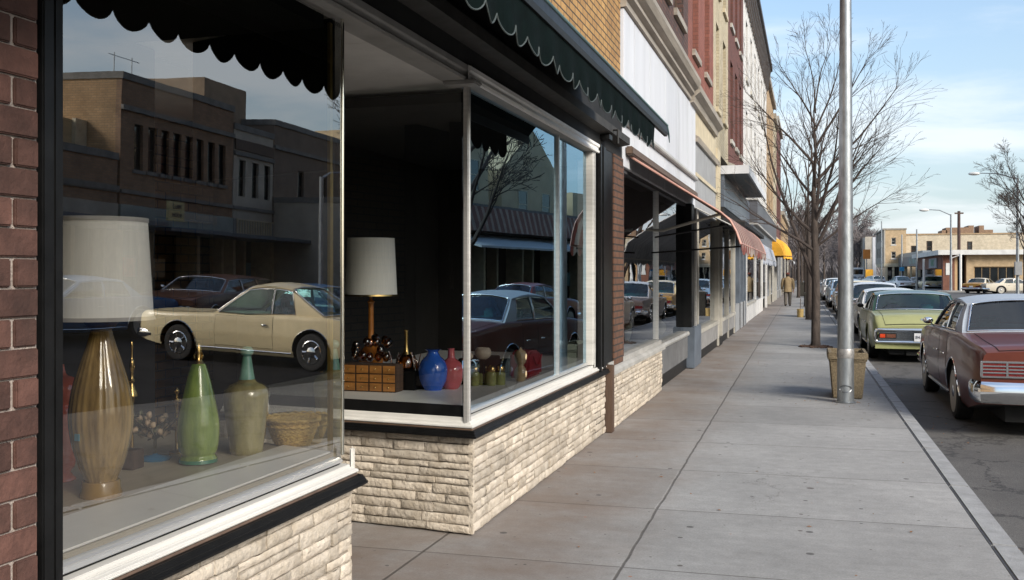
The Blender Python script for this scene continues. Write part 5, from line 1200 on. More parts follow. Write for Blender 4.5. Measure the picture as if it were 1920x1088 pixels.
for i in range(14): mb.box(20.85,20.9,27.4+.18*i,27.46+.18*i,2.85,3.35)
mb.box(20.84,20.9,27.35,30.0,3.35,3.4); mb.build('railing', m_cream, eC)
west('brown_stucco_building', 'brown stucco building at the right edge of the first window view', 21, 30.1, 36.5, 7.3, M('brown_stucco', (.17,.13,.10), .85, .2, 1.5), [(32,32.5,4.4,5.7),(34,34.5,4.4,5.7)], m_black, can=2.62)
PIV = Vector((21,21.1,0)); RA = radians(-11)
for o_ in list(S.objects):
    if o_.parent is None and o_.get('label') and any(k_ in o_['label'] for k_ in ('low dark brick shop mirrored','tan clapboard upper','two storey brown brick block','grey plaster building with three','brown stucco building at','thin roof antenna')):
        o_.location = PIV + Matrix.Rotation(RA, 3, 'Z') @ (o_.location - PIV); o_.rotation_euler[2] = RA
# mansard shop seen in the street window
e = west('mansard_shop', 'shop with a brown and white striped mansard mirrored in the street window', 15, 30, 49, 4.2, m_greyfront, [], m_black, can=None, fac=m_black_matte, gz=2.9)
m_, nt, out = newmat('striped_mansard'); bs = nd(nt, 'ShaderNodeBsdfPrincipled', Roughness=.8); sp = nt.nodes.new('ShaderNodeSeparateXYZ'); nt.links.new(objco(nt), sp.inputs[0])
cc = mixc(nt, mth(nt, 'GREATER_THAN', mth(nt, 'FRACT', mth(nt, 'DIVIDE', sp.outputs[1], .5)), .6), (.20,.085,.06), (.36,.26,.20)); cc = mixc(nt, 1., cc, ramp(nt, noi(nt, objco(nt), 3, 5), [(.3,.7),(.7,1.1)]), 'MULTIPLY')
nt.links.new(cc, bs.inputs[0]); nt.links.new(bs.outputs[0], out.inputs[0])
mb = MB(); mb.prism([(14.9,3.3),(14.1,3.3),(14.4,4.25),(15.0,4.25)], 'y', 30, 48.5); mb.build('mansard', m_, e)
mb = MB(); mb.prism([(14.9,3.2),(12.9,2.7),(12.9,2.62),(14.9,3.1)], 'y', 30, 38); mb.prism([(14.9,3.2),(12.9,2.7),(12.9,2.62),(14.9,3.1)], 'y', 38.3, 48.5); mb.build('canopy', M('pale_sheet_canopy', (.42,.45,.47), .4, .15, 3, stretch=(1,6,1)), e)
for i, (x0, x1, y0, y1, h, gab, lab) in enumerate(((22,30,39,45,8.6,0,'pale stucco house behind the mansard shop'),(22,30,46.5,54,7.4,1,'pale gabled house behind the mansard shop'),(22,34,56,68,6.8,0,'low cream house behind the mansard shop'))):
    e = empty('house', ((x0+x1)/2,(y0+y1)/2,0), lab, 'house'); mb = MB(); mb.box(x0,x1,y0,y1,0,h)
    if gab: mb.prism([(y0,h),(y1,h),((y0+y1)/2,h+2.6)], 'x', x0, x1)
    mb.build('wall', M('pale_stucco', (.48,.38,.24), .85, .15, .8), e)
    for q in (.25,.65): window(e, 'x', x0, -1, lerp(y0,y1,q), lerp(y0,y1,q)+1.1, h-2.6, h-1.0, -.08, m_cream)
# ================= FAR RIGHT SIDE =================
m_tanb = brick('yellow_tan_brick', (.48,.35,.21), (.42,.30,.17), (.36,.28,.18), .24, .085, .008, .3)
m_paleb = brick('pale_tan_brick', (.56,.48,.36), (.51,.43,.31), (.44,.38,.28), .24, .085, .008, .3)
m_whiteroof = M('white_roof_edge', (.62,.62,.60), .5, .06, 3, grime=.2)
m_rbrown = brick('red_brown_tile', (.20,.085,.055), (.17,.07,.045), (.12,.06,.045), .3, .1, .008, .3)
def X_(px, y): r = ray(px, 513); return r[0]/r[1]*y
def Z_(py, px, y): r = ray(px, py); return H + r[2]/r[1]*y
YC = 108.
c0 = X_(1768, YC)
e = empty('corner_store', (c0+8,YC+6,0), 'low tan brick corner store under a white flat roof edge', 'building')
zr_, zt_ = Z_(478,1800,YC), Z_(469,1800,YC)
xa, xb = X_(1790,YC), X_(1812,YC)
w0, w1, wz0, wz1 = X_(1826,YC), X_(1903,YC), Z_(531,1860,YC), Z_(500,1860,YC)
mb = MB(); facade(mb, 'y', YC, -1, xb, c0+24, 0, zr_, [(w0,w1,wz0,wz1)], .25); mb.box(xb, c0+24, YC+.25, YC+16, 0, zr_); mb.build('wall', m_tanb, e)
window(e, 'y', YC, -1, w0, w1, wz0, wz1, .25, m_goldtrim if 0 else M('bronze_window_frame', (.30,.20,.10), .5, .2, 6), None, (), (.2,.4,.6,.8), .09)
mb = MB(); mb.box(c0,xa,YC-.02,YC+1.0,0,zr_); mb.build('corner_pier', m_rbrown, e)
mb = MB(); mb.box(xa,xb,YC+1.2,YC+1.4,0,zr_); mb.build('recess', m_void, e); mb = MB(); mb.box(xa,xa+.25,YC,YC+.3,0,zr_); mb.build('post', M('tan_post', (.45,.30,.16), .7, .1, 5), e)
mb = MB(); mb.box(c0-.55,c0+25,YC-.8,YC+26,zr_,zt_); mb.build('roof', m_whiteroof, e)
mb = MB(); mb.box(c0-.03,c0+.6,YC+1.0,YC+25,zr_-1.4,zr_-.01); mb.build('street_fascia', m_rbrown, e)
mb = MB(); mb.box(c0+.6,c0+.7,YC+1.0,YC+25,0,zr_-1.4); mb.build('shop_window', m_glass_dark, e)
bd = MB().box(X_(1777,YC)-.18,X_(1777,YC)+.2,YC-.07,YC-.025,1.55,2.75).build('notice_board', m_whiteroof, e)
sg = MB().box(c0-.16,c0-.05,YC+4,YC+11,zr_-1.3,zr_-.25).build('shop_sign', m_greyboard, e); lettering(sg if 0 else e, 'HENRY', 1.0, M('sign_green', (.05,.25,.14), .5, .1, 5), (c0-.17,YC+7.5,zr_-.78), (pi/2,0,-pi/2))
# row behind it along the street
def along(px, y): return X_(px, y)
Y1, Y2 = 134.2, 158.
e = empty('blue_fascia_shops', (c0,145,0), 'low shops with blue grey fascia and posts left of the corner store', 'building')
pA = (X_(1733,Y1), Y1); pB = (X_(1690,Y2), Y2)
def slab2(mb, a, b, z0, z1, t0, t1): mb.hexa([(a[0]+t0,a[1],z0),(a[0]+t1,a[1],z0),(b[0]+t1,b[1],z0),(b[0]+t0,b[1],z0),(a[0]+t0,a[1],z1),(a[0]+t1,a[1],z1),(b[0]+t1,b[1],z1),(b[0]+t0,b[1],z1)])
mb = MB(); slab2(mb, pA, pB, 2.7, 4.0, -.4, 8); mb.build('fascia', m_steelblue, e)
mb = MB(); slab2(mb, pA, pB, 0, 2.7, 1.5, 8); mb.build('shop_window', m_glass_dark, e)
mb = MB(); slab2(mb, pA, pB, 4.0, 4.6, -.2, .8); mb.build('sign_board', m_zinc, e)
for t in (.15,.5,.8): q = (lerp(pA[0],pB[0],t)-.2, lerp(pA[1],pB[1],t)); MB().box(q[0],q[0]+.22,q[1],q[1]+.22,0,2.7).build('post', m_cream, e)
sgn = MB(); a_, b_ = (lerp(pA[0],pB[0],.05),lerp(pA[1],pB[1],.05)), (lerp(pA[0],pB[0],.45),lerp(pA[1],pB[1],.45)); slab2(sgn, a_, b_, 3.0, 3.9, -.5, -.42); sgn.build('painted_sign', M('painted_shop_sign', (.45,.30,.24), .6, .5, .7, col2=(.20,.42,.40)), e)
e = empty('three_storey_block', (15,166,0), 'three storey tan brick block with grey street front', 'building')
YB = 158.; xA, xB = X_(1660,YB), X_(1699,YB); hB = Z_(431,1670,YB)
wq = [(X_(1671,YB),X_(1679.5,YB),Z_(459,1675,YB),Z_(446,1675,YB)),(X_(1671,YB),X_(1679.5,YB),Z_(485,1675,YB),Z_(472,1675,YB))]
mb = MB(); facade(mb, 'y', YB, -1, xA, xB, 3.2, hB, wq, .2); mb.box(xA+.01, xB, YB+.2, YB+18, 3.2, hB); mb.build('wall', m_tanb, e)
for w in wq: window(e, 'y', YB, -1, *w, .2, m_lightframe, None, (.5,), (), .1, sill=m_whiteroof)
mb = MB(); facade(mb, 'x', xA-.2, -1, YB-.02, YB+20, 3.2, hB, [(YB+2+q*4,YB+4+q*4,z_,z_+1.5) for q in range(4) for z_ in (4.2,6.8)], .2); mb.build('street_wall', m_greyfront, e)  # shade on the street side is painted in as grey plaster colour
for q in range(4):
    for z_ in (4.2,6.8): window(e, 'x', xA-.2, -1, YB+2+q*4, YB+4+q*4, z_, z_+1.5, .2, m_black)
mb = MB(); mb.box(xA-.35,xB+.1,YB-.1,YB+20,hB,hB+.22); mb.build('coping', m_cornice, e)
mb = MB(); mb.box(xA-.2,xB,YB-.3,YB+18,2.7,3.2); mb.build('sign_band', m_cream, e); mb = MB(); mb.box(xA+.3,xB,YB+.2,YB+17,0,2.7); mb.build('shop_window', m_glass_dark, e)
[MB().box(lerp(xA,xB,t),lerp(xA,xB,t)+.3,YB-.2,YB+.2,0,2.7).build('pilaster', m_cream, e) for t in (0,.33,.66,.95)]
e = empty('long_brick_hall', (30,170,0), 'long pale tan brick hall behind the corner store', 'building')
YH = 160.; xA2, xB2 = X_(1697,YH)+.0, X_(1697,YH)+44; hH = Z_(440,1800,YH)
wh = [(X_(a,YH),X_(b,YH),Z_(d,(a+b)/2,YH),Z_(c,(a+b)/2,YH)) for a,b,c,d in ((1708,1719,461,478),(1737,1748,452,474),(1813,1823,453,469))]
mb = MB(); facade(mb, 'y', YH, -1, xA2, xB2, 0, hH, wh, .25); mb.box(xA2, xB2, YH+.25, YH+20, 0, hH); mb.build('wall', m_paleb, e)
for w in wh: window(e, 'y', YH, -1, *w, .25, m_bronze, None, (.5,), (), .12, sill=m_cream)
mb = MB(); mb.box(xA2,xB2+.1,YH-.1,YH+20,hH,hH+.2); mb.build('coping', m_tanorange, e)
e = empty('roof_sheds', (30,200,0), 'brown brick roof blocks rising behind the long hall', 'building'); mb = MB()
for a,b,t in ((1766,1776,432),(1774,1816,427),(1816,1826,423),(1836,1845,423),(1845,1862,431)): mb.box(X_(a,200),X_(b,200),200,206,0,Z_(t,a,200))
mb.build('wall', m_brownbrick, e)
e = empty('white_edge_house', (10,190,0), 'grey block with a white street edge beyond the three storey one', 'building'); mb = MB(); mb.box(X_(1622,186),X_(1636,186),186,205,0,Z_(444,1630,186)); mb.build('wall', m_greyfront, e); mb = MB(); mb.box(X_(1636,186),X_(1643,186),185.9,205,0,Z_(445,1630,186)); mb.build('white_wall', m_panel, e)
# street lamps, poles
def street_lamp(px, y, pyt, lab, arm=-2.2, R_=.10, head=True, group='street lamps on the far side'):
    x = X_(px, y); zt = Z_(pyt, px, y); e = empty('street_lamp', (x,y,0), lab, 'street lamp', group)
    mb = MB(); mb.tube([(x,y,-.05),(x,y,1.2),(x,y,zt)], [R_*1.25,R_*1.1,R_*.75], 10); mb.build('pole', m_zinc, e, smooth=50)
    if head:
        mb = MB(); mb.tube([(x,y,zt-.1),(x+arm*.5,y,zt+.42),(x+arm,y,zt+.5)], [.05,.045,.04], 6); mb.build('arm', m_zinc, e, smooth=60)
        mb = MB(); mb.blob((x+arm-.35*(1 if arm > 0 else -1)*-1,y,zt+.46), (.48,.2,.15), 12, 8); mb.build('lamp_head', m_whiteroof, e, smooth=60)
    return e
l1 = street_lamp(1908, 92, 334, 'tallest lamp post near the right frame edge, box on its pole', -3.0, .12)
x, y = X_(1908,92), 92; MB().box(x-.28,x+.28,y-.45,y-.12,1.55,2.7).build('control_box', m_greyboard, l1, bevel=.02)
street_lamp(1783, 106, 402, 'lamp post with drooping head before the corner store', -2.1, .11)
street_lamp(1719, 112, 430, 'straight lamp post left of the corner store', 0, .10, False)
street_lamp(1691, 132, 440, 'slim lamp post before the blue fascia shops', -2, .10, False)
street_lamp(1653, 138, 415, 'lamp post with cross arm by the three storey block', 0, .10, False)
street_lamp(1620, 168, 447, 'far lamp post at the bend with short arm', -1.6, .10, False)
e = empty('signal_post', (X_(1801,104),104,0), 'short white post with a bent arm before the corner store recess', 'post'); x = X_(1801,104)
mb = MB(); mb.tube([(x,104,0),(x,104,3.6)], .12, 8); mb.tube([(x,104,3.5),(x-.8,104,3.2),(x-.8,104,2.6)], .05, 6); mb.build('pole', m_whiteroof, e)
e = empty('signal_post', (X_(1732,110),110,0), 'short pale post left of the dark shop sign', 'post'); x = X_(1732,110); mb = MB(); mb.tube([(x,110,0),(x,110,3.2)], .11, 8); mb.build('pole', m_whiteroof, e)
x = X_(1798,130); e = empty('utility_pole', (x,130,0), 'dark brown wooden utility pole rising above the corner store', 'pole'); mb = MB(); mb.tube([(x,130,0),(x,130,Z_(396,1798,130))], [.22,.17], 9); mb.build('pole', M('creosoted_pole', (.06,.035,.03), .9, .3, 5), e); mb = MB(); mb.box(x-.5,x+.5,129.85,129.97,Z_(400,1798,130)-.1,Z_(400,1798,130)+.08); mb.build('crossarm', m_wood_dark, e)
e = empty('street_sign', (X_(1691,130),131.8,0), 'bright blue street sign on the slim lamp post', 'sign'); mb = MB(); x = X_(1691,131.6); mb.box(x-.28,x+.28,131.55,131.6,2.0,2.5); mb.build('board', M('blue_sign', (.02,.22,.42), .5, .15, 4), e)
e = empty('orange_sign', (X_(1624,166),166,0), 'orange sign board on a post far down the road', 'sign'); mb = MB(); x = X_(1625,166); mb.box(x-.55,x+.55,165.9,166,4.0,5.5); mb.build('board', M('orange_board', (.62,.22,.04), .6, .15, 4), e); mb = MB(); mb.tube([(x,166.05,0),(x,166.05,4)], .08, 6); mb.build('post', m_zinc, e)
# box van far off
x = X_(1609,176); e = empty('box_van', (x,178,-.15), 'small white box van far down the road', 'van'); mb = MB(); mb.box(x-1.0,x+1.0,176,180,.45,2.7); mb.build('body', P_['white'], e, bevel=.12); MB().box(x-.75,x+.75,175.97,176.0,1.55,2.4).build('rear_window', m_glass_dark, e)
for s_ in (-.8,.8):
    mb = MB(); mb.lathe([(.36,-.12),(.38,0),(.36,.12)], 16, (x+s_,177,.22), 'x'); mb.lathe([(.36,-.12),(.38,0),(.36,.12)], 16, (x+s_,179.2,.22), 'x'); mb.build('wheel', m_rubber, e)
e = empty('newspaper_box', (X_(1628,160),160,0), 'bright yellow kiosk box beside the orange sign', 'kiosk'); x = X_(1630,158); mb = MB(); mb.box(x-.55,x+.55,158,158.8,.0,2.3); mb.build('body', m_yel, e, bevel=.05)
# mirrored lamp post
e = empty('street_lamp', (12.5,21.1,0), 'pale lamp post mirrored at the right of the first window', 'street lamp'); mb = MB(); mb.tube([(12.5,21.1,-.15),(12.5,21.1,4.15)], [.075,.06], 10); mb.build('pole', m_zinc, e); mb = MB(); mb.tube([(12.5,21.1,4.1),(12.5,21.5,4.3),(12.5,22.2,4.4)], .035, 6); mb.build('arm', m_zinc, e); mb = MB(); mb.blob((12.5,22.4,4.38), (.08,.25,.06), 10, 6); mb.build('lamp_head', m_whiteroof, e)
# ================= KERB FURNITURE =================
x, y, _ = ground(1585.5, 755)
e = empty('lamp_post', (x,y,0), 'tall galvanized steel lamp post standing before the concrete planter', 'lamp post')
rb = 15.2*_/F; rt = 10.4*_/F
mb = MB(); mb.tube([(x,y,0.002),(x,y,.5),(x,y,2.2),(x,y,5.4),(x-.03,y,9.6)], [rb,rb*.985,rb*.88,rt,rt*.8], 40); mb.build('pole', m_zinc, e, smooth=50)
mb = MB(); mb.tube([(x-.03,y,9.55),(x+.8,y,10.0),(x+2.0,y,10.1)], [.06,.05,.045], 8); mb.build('arm', m_zinc, e, smooth=60); mb = MB(); mb.blob((x+2.4,y,10.1), (.45,.18,.14), 14, 8); mb.build('lamp_head', m_whiteroof, e, smooth=60)
mb = MB(); mb.lathe([(rb+.022,.0),(rb+.024,.012),(rb+.004,.02),(rb+.002,.02)], 40, (x,y,.002)); mb.build('base_ring', m_zinc, e, smooth=40)
fw = Vector((-x,-y,0)).normalized(); rt_ = Vector((-fw.y,fw.x,0)); c_ = Vector((x,y,.19)); mb = MB()
for a0, a1 in ((.35,2.8),):
    for sg in (1,-1): pass
hp = [c_ + rt_*(.075*cos(a)) + fw*(rb*.985*sqrt(max(0,1-(.075*cos(a)/rb)**2))+.004) + Vector((0,0,.045*sin(a))) for a in [2*pi*i/20 for i in range(21)]]
mb.tube(hp, .008, 6); mb.add([hp[i] for i in range(20)], [tuple(range(20))]); mb.build('hand_hole', M('hand_hole_cover', (.22,.23,.24), .35, .2, 15, metal=.9), e, smooth=40)
mb = MB(); mb.lathe([(rb*.985+.001,.59),(rb*.985+.004,.60),(rb*.98+.004,.70),(rb*.98+.001,.71)], 40, (x,y,0)); mb.build('band', M('galvanized_patch', (.36,.35,.34), .5, .3, 20, metal=.7), e, smooth=40)
m_agg = M('exposed_aggregate', (.19,.15,.095), .95, .45, 55, bump=1., bscale=70, grime=.3)
def planter(name, label, x0, y0, w, dp, h, taper=.06, mat=None):
    e = empty(name, (x0+w/2, y0+dp/2, 0), label, 'planter', 'concrete planters along the kerb'); t = taper
    def rg(i, z): return [(x0+i,y0+i,z),(x0+w-i,y0+i,z),(x0+w-i,y0+dp-i,z),(x0+i,y0+dp-i,z)]
    mb = MB(); R4 = [rg(t,.003), rg(.015,h-.11), rg(-.01,h-.10), rg(-.01,h), rg(.045,h), rg(.06,h-.16)]
    vs = [p for r_ in R4 for p in r_]; fs = [(k*4+i,k*4+(i+1)%4,(k+1)*4+(i+1)%4,(k+1)*4+i) for k in range(5) for i in range(4)] + [(3,2,1,0),(20,21,22,23)]
    mb.add(vs, fs); mb.build('box', mat or m_agg, e, bevel=.012, smooth=35); mb = MB(); mb.box(x0+.06,x0+w-.06,y0+.06,y0+dp-.06,h-.165,h-.15); mb.build('soil', M('planter_soil', (.05,.035,.025), 1, .4, 30, bump=.8), e); return e
m_dkp = M('dark_planter', (.035,.032,.026), .9, .4, 12, bump=.4)
p0 = ground(1556,748); planter('planter', 'square exposed aggregate planter behind the steel post', p0[0]-.02, p0[1]+.0, .50, .86, .63)
p1 = ground(1508,595); planter('planter', 'dark concrete planter by the second tree', p1[0], p1[1], .62, 1.0, .95, .03, m_dkp)
p2 = ground(1499,556); planter('planter', 'farthest dark concrete planter along the kerb', p2[0]-.2, p2[1], .95, 1.2, 1.05, .03, m_dkp)
x, y, k = ground(1500.5, 595); k /= F
e = empty('bucket', (x,y,0), 'small tan sand bucket with a thin stick standing on the pavement', 'bucket'); mb = MB(); mb.lathe([(5.6*k,.003),(6.2*k,15.5*k),(5.7*k,15.5*k),(5.4*k,13*k),(0,13*k)], 24, (x,y,0)); mb.build('body', M('tan_bucket', (.34,.24,.09), .6, .15, 6), e, smooth=40); mb = MB(); mb.tube([(x,y,10*k),(x+.01,y,35*k)], .012, 5); mb.build('stick', m_wood_dark, e)
# leaf litter
random.seed(5); mb = MB()
for i in range(150):
    if i < 50: xx, yy = random.uniform(-1.8,1.1), random.uniform(5,20)
    elif i < 110: yy = random.uniform(6,30); xx = kx(yy)+random.uniform(.02,.5)
    else: xx, yy = random.gauss(.45,.22), random.gauss(13.6,.25)
    zz = .004 if xx < kx(yy) else -.145; a = random.uniform(0,6.3); s_ = random.uniform(.008,.022); cx_, sy_ = cos(a)*s_, sin(a)*s_
    mb.add([(xx+cx_,yy+sy_,zz+.001),(xx-sy_*.5,yy+cx_*.5,zz+.006),(xx-cx_,yy-sy_,zz+.001),(xx+sy_*.5,yy-cx_*.5,zz+.004)], [(0,1,2,3)])
tag(mb.build('leaf_litter', M('dry_leaf', (.26,.12,.045), .9, .5, 40)), 'scattered dry leaves on the pavement and in the gutter', 'leaves', kind='stuff')
# ================= TREES =================
def limb(mb, p, d, L, r, lv, rr, spec):
    n = max(3, int(6 - lv)); pts = [p.copy()]; rs = [r]; dd = d.normalized()
    for i in range(n):
        dd = (dd + Vector((rr.gauss(0,1),rr.gauss(0,1),rr.gauss(0,.6)))*spec['wob']*(1+.3*lv) + Vector((0,0,spec['up']*(.5 if lv < 2 else .25)))).normalized()
        p = p + dd*(L/n); pts.append(p.copy()); rs.append(max(r*(1-.85*(i+1)/n), spec['tip']))
    mb.tube(pts, rs, 7 if lv == 0 else 5 if lv == 1 else 3, cap=False)
    if lv >= spec['lv']: return
    k = spec['n'][lv]
    for j in range(k):
        t = rr.uniform(.22 if lv else .25, 1.0); f = t*n; i = min(int(f), n-1); q = pts[i].lerp(pts[i+1], f-i); base = (pts[i+1]-pts[i]).normalized()
        a = base.orthogonal().normalized(); a.rotate(Matrix.Rotation(rr.uniform(0,2*pi), 3, base)); ang = radians(rr.uniform(*spec['ang']))
        limb(mb, q, base*cos(ang)+a*sin(ang), L*rr.uniform(.38,.62)*(1.15-.5*t), max(rs[i]*.45, spec['tip']), lv+1, rr, spec)
def tree(name, label, x, y, hgt, r0, mains, spec, seed, z0=0, fork=2.0, group='bare street trees along the kerb', mulch=False, tw=None):
    rr = random.Random(seed); e = empty(name, (x,y,z0), label, 'tree', group)
    tp = [Vector((x,y,z0-.02)), Vector((x+.005,y,z0+.12)), Vector((x+.01,y,z0+fork*.5)), Vector((x-.01,y,z0+fork))]
    tr_ = MB(); up = [tp[-1]+Vector((rr.uniform(-.05,.05),rr.uniform(-.05,.05),(hgt-fork)*q)) for q in (.22,.45,.66,.84)]
    tr_.tube(tp+up, [r0*1.35,r0*1.05,r0*.95,r0*.85,r0*.5,r0*.3,r0*.14,spec['tip']], 12); tr_.build('trunk', m_bark, e, smooth=70)
    cr = MB()
    for (az, el, L, h, rad) in mains:
        d = Vector((cos(radians(az))*cos(radians(el)), sin(radians(az))*cos(radians(el)), sin(radians(el)))); limb(cr, Vector((x,y,z0+h)), d, L, rad, 0, rr, spec)
    cr.build('crown', tw or m_twig, e, merge=False)
    if mulch:
        mb = MB()
        for i in range(90): a, q = rr.uniform(0,6.28), rr.uniform(.1,.36); mb.blob((x+q*cos(a),y+q*sin(a),.015), (rr.uniform(.02,.05),rr.uniform(.02,.05),rr.uniform(.015,.035)), 6, 4, .2)
        tag(mb.build('mulch', M('bark_mulch', (.09,.055,.04), .95, .4, 20), own=True), 'ring of bark mulch at the foot of the nearest street tree', 'mulch', kind='stuff')
    return e
x, y, _ = ground(1529, 651)
SP = dict(wob=.08, up=.06, tip=.0026, lv=3, n=[8,5,2], ang=(17,34))
tree('bare_tree', 'nearest bare street tree behind the steel post', x, y, 6.9, .098, [(165,70,4.4,1.5,.05),(20,58,2.9,2.55,.042),(-25,50,2.9,2.3,.042),(5,44,2.6,2.7,.036),(185,42,2.4,2.6,.04),(150,55,2.2,3.4,.036),(60,58,2.8,3.1,.045),(-60,52,2.8,2.9,.045),(200,35,2.6,2.2,.04),(10,50,2.9,3.8,.04),(190,55,2.4,4.2,.035),(-10,58,2.3,4.6,.035),(100,55,2.2,3.8,.035),(270,50,2.4,3.7,.035),(30,66,2.0,5.0,.026),(170,66,1.9,5.1,.026),(80,80,1.7,5.6,.02),(260,72,1.7,5.4,.02),(0,40,2.1,2.3,.03),(-15,46,2.0,3.3,.032)], SP, 21, 0, 2.6, mulch=True)
SP2 = dict(SP, lv=3, n=[5,3,2], tip=.005)
def mains(seed, n, h0, h1, L, r):
    q = random.Random(seed); return [(q.uniform(0,360), q.uniform(38,64), L*q.uniform(.7,1.1), lerp(h0,h1,(i+.5)/n), r*q.uniform(.7,1)) for i in range(n)]
for i, (px, yy, hh, lab) in enumerate(((1517,38,7.5,'second bare street tree beside the dark planter'),(1511.5,53,7.5,'third bare street tree along the kerb'),(1497,72,8,'fourth bare street tree beyond the walking person'),(1503,92,8,'fifth bare street tree near the far planter'))):
    tree('bare_tree', lab, X_(px,yy), yy, hh, .11, mains(i+40, 10, 2.4, 5.8, 2.4, .038), SP2, 60+i, 0, 2.6)
SP3 = dict(SP, lv=3, n=[8,6,4], tip=.010, ang=(20,44))
tree('bare_tree', 'large bare tree leaning in from the right frame edge', X_(1922,90), 90, 11, .16, mains(3, 15, 3, 8.5, 4.6, .06), SP3, 77, 0, 3, 'bare trees on the far side')
tree('bare_tree', 'wide bare tree mirrored in the street window', 11.2, 26.2, 11, .2, mains(9, 11, 2.2, 7, 5.2, .10), SP3, 78, -.15, 2.4, 'bare trees on the far side')
SPF = dict(SP, lv=2, n=[10,9], tip=.03, ang=(20,50))
base = tree('bare_tree', 'far bare tree at the end of the street', X_(1478,150), 150, 10, .2, mains(17, 12, 2, 8, 5, .1), SPF, 90, 0, 2.5, 'far bare trees closing the street', tw=M('haze_pale_twigs', (.17,.15,.15), .9, .2, 2))  # twigs greyed and lightened so distance haze is in their colour
q = random.Random(4)
names = ['by the low corner building','left of the road end','right of the road end','by the road bend','behind the box van','past the grey block','behind the yellow kiosk','beyond the far planter','at the far left of the road','in the second far row','half hidden in the far row','at the middle of the far row','behind the far lamp post','at the end of the parked row','where the pavement ends','on the far rise']
pxs = [1470,1486,1494,1600,1612,1592,1622,1507,1480,1530,1545,1560,1607,1573,1490,1585]
for i, (px, nm) in enumerate(zip(pxs, names)):
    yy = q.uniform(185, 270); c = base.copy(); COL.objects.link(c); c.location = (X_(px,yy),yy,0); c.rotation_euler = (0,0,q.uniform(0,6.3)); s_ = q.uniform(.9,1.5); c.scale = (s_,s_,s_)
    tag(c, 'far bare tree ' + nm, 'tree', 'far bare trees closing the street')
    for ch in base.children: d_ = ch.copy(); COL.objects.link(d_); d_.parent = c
mb = MB(); q = random.Random(6)
for i in range(420):
    px = q.uniform(1440,1655); yy = q.uniform(290,380); xx = X_(px,yy); h_ = q.uniform(5,12)
    for j in range(9): a = q.uniform(0,6.28); mb.tube([(xx,yy,q.uniform(0,h_*.5)),(xx+cos(a)*h_*.25,yy+sin(a)*2,h_*q.uniform(.5,1)),(xx+cos(a)*h_*.35,yy,h_*q.uniform(.6,1.1))], [.12,.07,.04], 3, cap=False)
tag(mb.build('far_woods', M('far_wood', (.20,.185,.19), .9, .3, .3)), 'grey brown wood of bare trees closing the street', 'woods', kind='stuff')  # haze over the distant wood is put into its paler grey
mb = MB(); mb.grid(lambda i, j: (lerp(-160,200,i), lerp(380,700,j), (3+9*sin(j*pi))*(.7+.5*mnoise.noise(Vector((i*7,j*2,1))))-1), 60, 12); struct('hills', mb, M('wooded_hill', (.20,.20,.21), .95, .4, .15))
# overhead street lamp globes among branches
# ================= PERSON =================
x, y, _ = ground(1477, 574)
e = empty('person', (x,y,0), 'person in a tan coat and dark cap walking away along the pavement', 'person')
def skinned(name, verts, edges, radii, mat, par, root=0, sub=2):
    me = bpy.data.meshes.new(name); me.from_pydata([Vector(v) for v in verts], edges, []); o = bpy.data.objects.new(name, me); COL.objects.link(o)
    m = o.modifiers.new('skin', 'SKIN'); m.use_smooth_shade = True
    for i, r in enumerate(radii): s_ = me.skin_vertices[0].data[i]; s_.radius = (r,r) if not hasattr(r,'__len__') else r; s_.use_root = (i == root)
    sb = o.modifiers.new('sub', 'SUBSURF'); sb.levels = sb.render_levels = sub
    dg = bpy.context.evaluated_depsgraph_get(); m2 = bpy.data.meshes.new_from_object(o.evaluated_get(dg)); bpy.data.objects.remove(o)
    m2.name = name; m2.materials.clear(); m2.materials.append(mat)
    for p in m2.polygons: p.use_smooth = True
    o = bpy.data.objects.new(name, m2); COL.objects.link(o); o.parent = par; return o
m_skin = M('skin', (.36,.20,.14), .6, .1, 20)
V, E_, R_ = [], [], []
def vt(p, r, con=None):
    V.append(p); R_.append(r)
    if con is not None: E_.append((con, len(V)-1))
    return len(V)-1
pel = vt((0,0,.92), .14); sp_ = vt((0,0,1.15), .13, pel); ch = vt((0,.0,1.36), .15, sp_); nk = vt((0,.01,1.50), .055, ch); hd_ = vt((0,.03,1.60), .085, nk); hd2 = vt((0,.03,1.68), .08, hd_)
for s_ in (1,-1):
    st_ = .16*s_; hp_ = vt((s_*.10,0,.86), .10, pel); kn = vt((s_*.105,.03+st_*.4,.48), .065, hp_); an = vt((s_*.10,-.04+st_*.7,.09), .045, kn); to = vt((s_*.12,.12+st_*.7,.045), .04, an)
    sh_ = vt((s_*.20,0,1.40), .065, ch); el = vt((s_*.27,-.03*s_,1.12), .05, sh_); wr = vt((s_*.28,.05-.06*s_,.88), .034, el); pm_ = vt((s_*.285,.06-.06*s_,.80), .032, wr)
    for f_, (dx, L_) in enumerate(((-.024,.075),(-.008,.085),(.009,.08),(.025,.062))): a_ = vt((s_*.285+dx*.3,.06-.06*s_+dx,.755), .010, pm_); vt((s_*(.28)+dx*.3,.075-.06*s_+dx,.755-L_), .008, a_)
    th_ = vt((s_*.262,.095-.06*s_,.78), .011, pm_); vt((s_*.258,.11-.06*s_,.735), .009, th_)
body = skinned('body', V, E_, R_, m_skin, e)
def tubecloth(name, rings, mat, n=20):
    mb = MB(); vs = []
    for cx_, cy_, z, rx, ry in rings:
        for j in range(n): a = 2*pi*j/n; w = 1+.03*sin(5*a+z*9); vs.append((x+cx_+rx*w*cos(a), y+cy_+ry*w*sin(a), z))
    k_ = len(rings); mb.add(vs, [(i*n+j,i*n+(j+1)%n,(i+1)*n+(j+1)%n,(i+1)*n+j) for i in range(k_-1) for j in range(n)]); return mb
m_coat = M('tan_coat_cloth', (.26,.19,.105), .9, .2, 8, bump=.2); m_trs = M('grey_trousers', (.10,.088,.075), .9, .2, 8); 
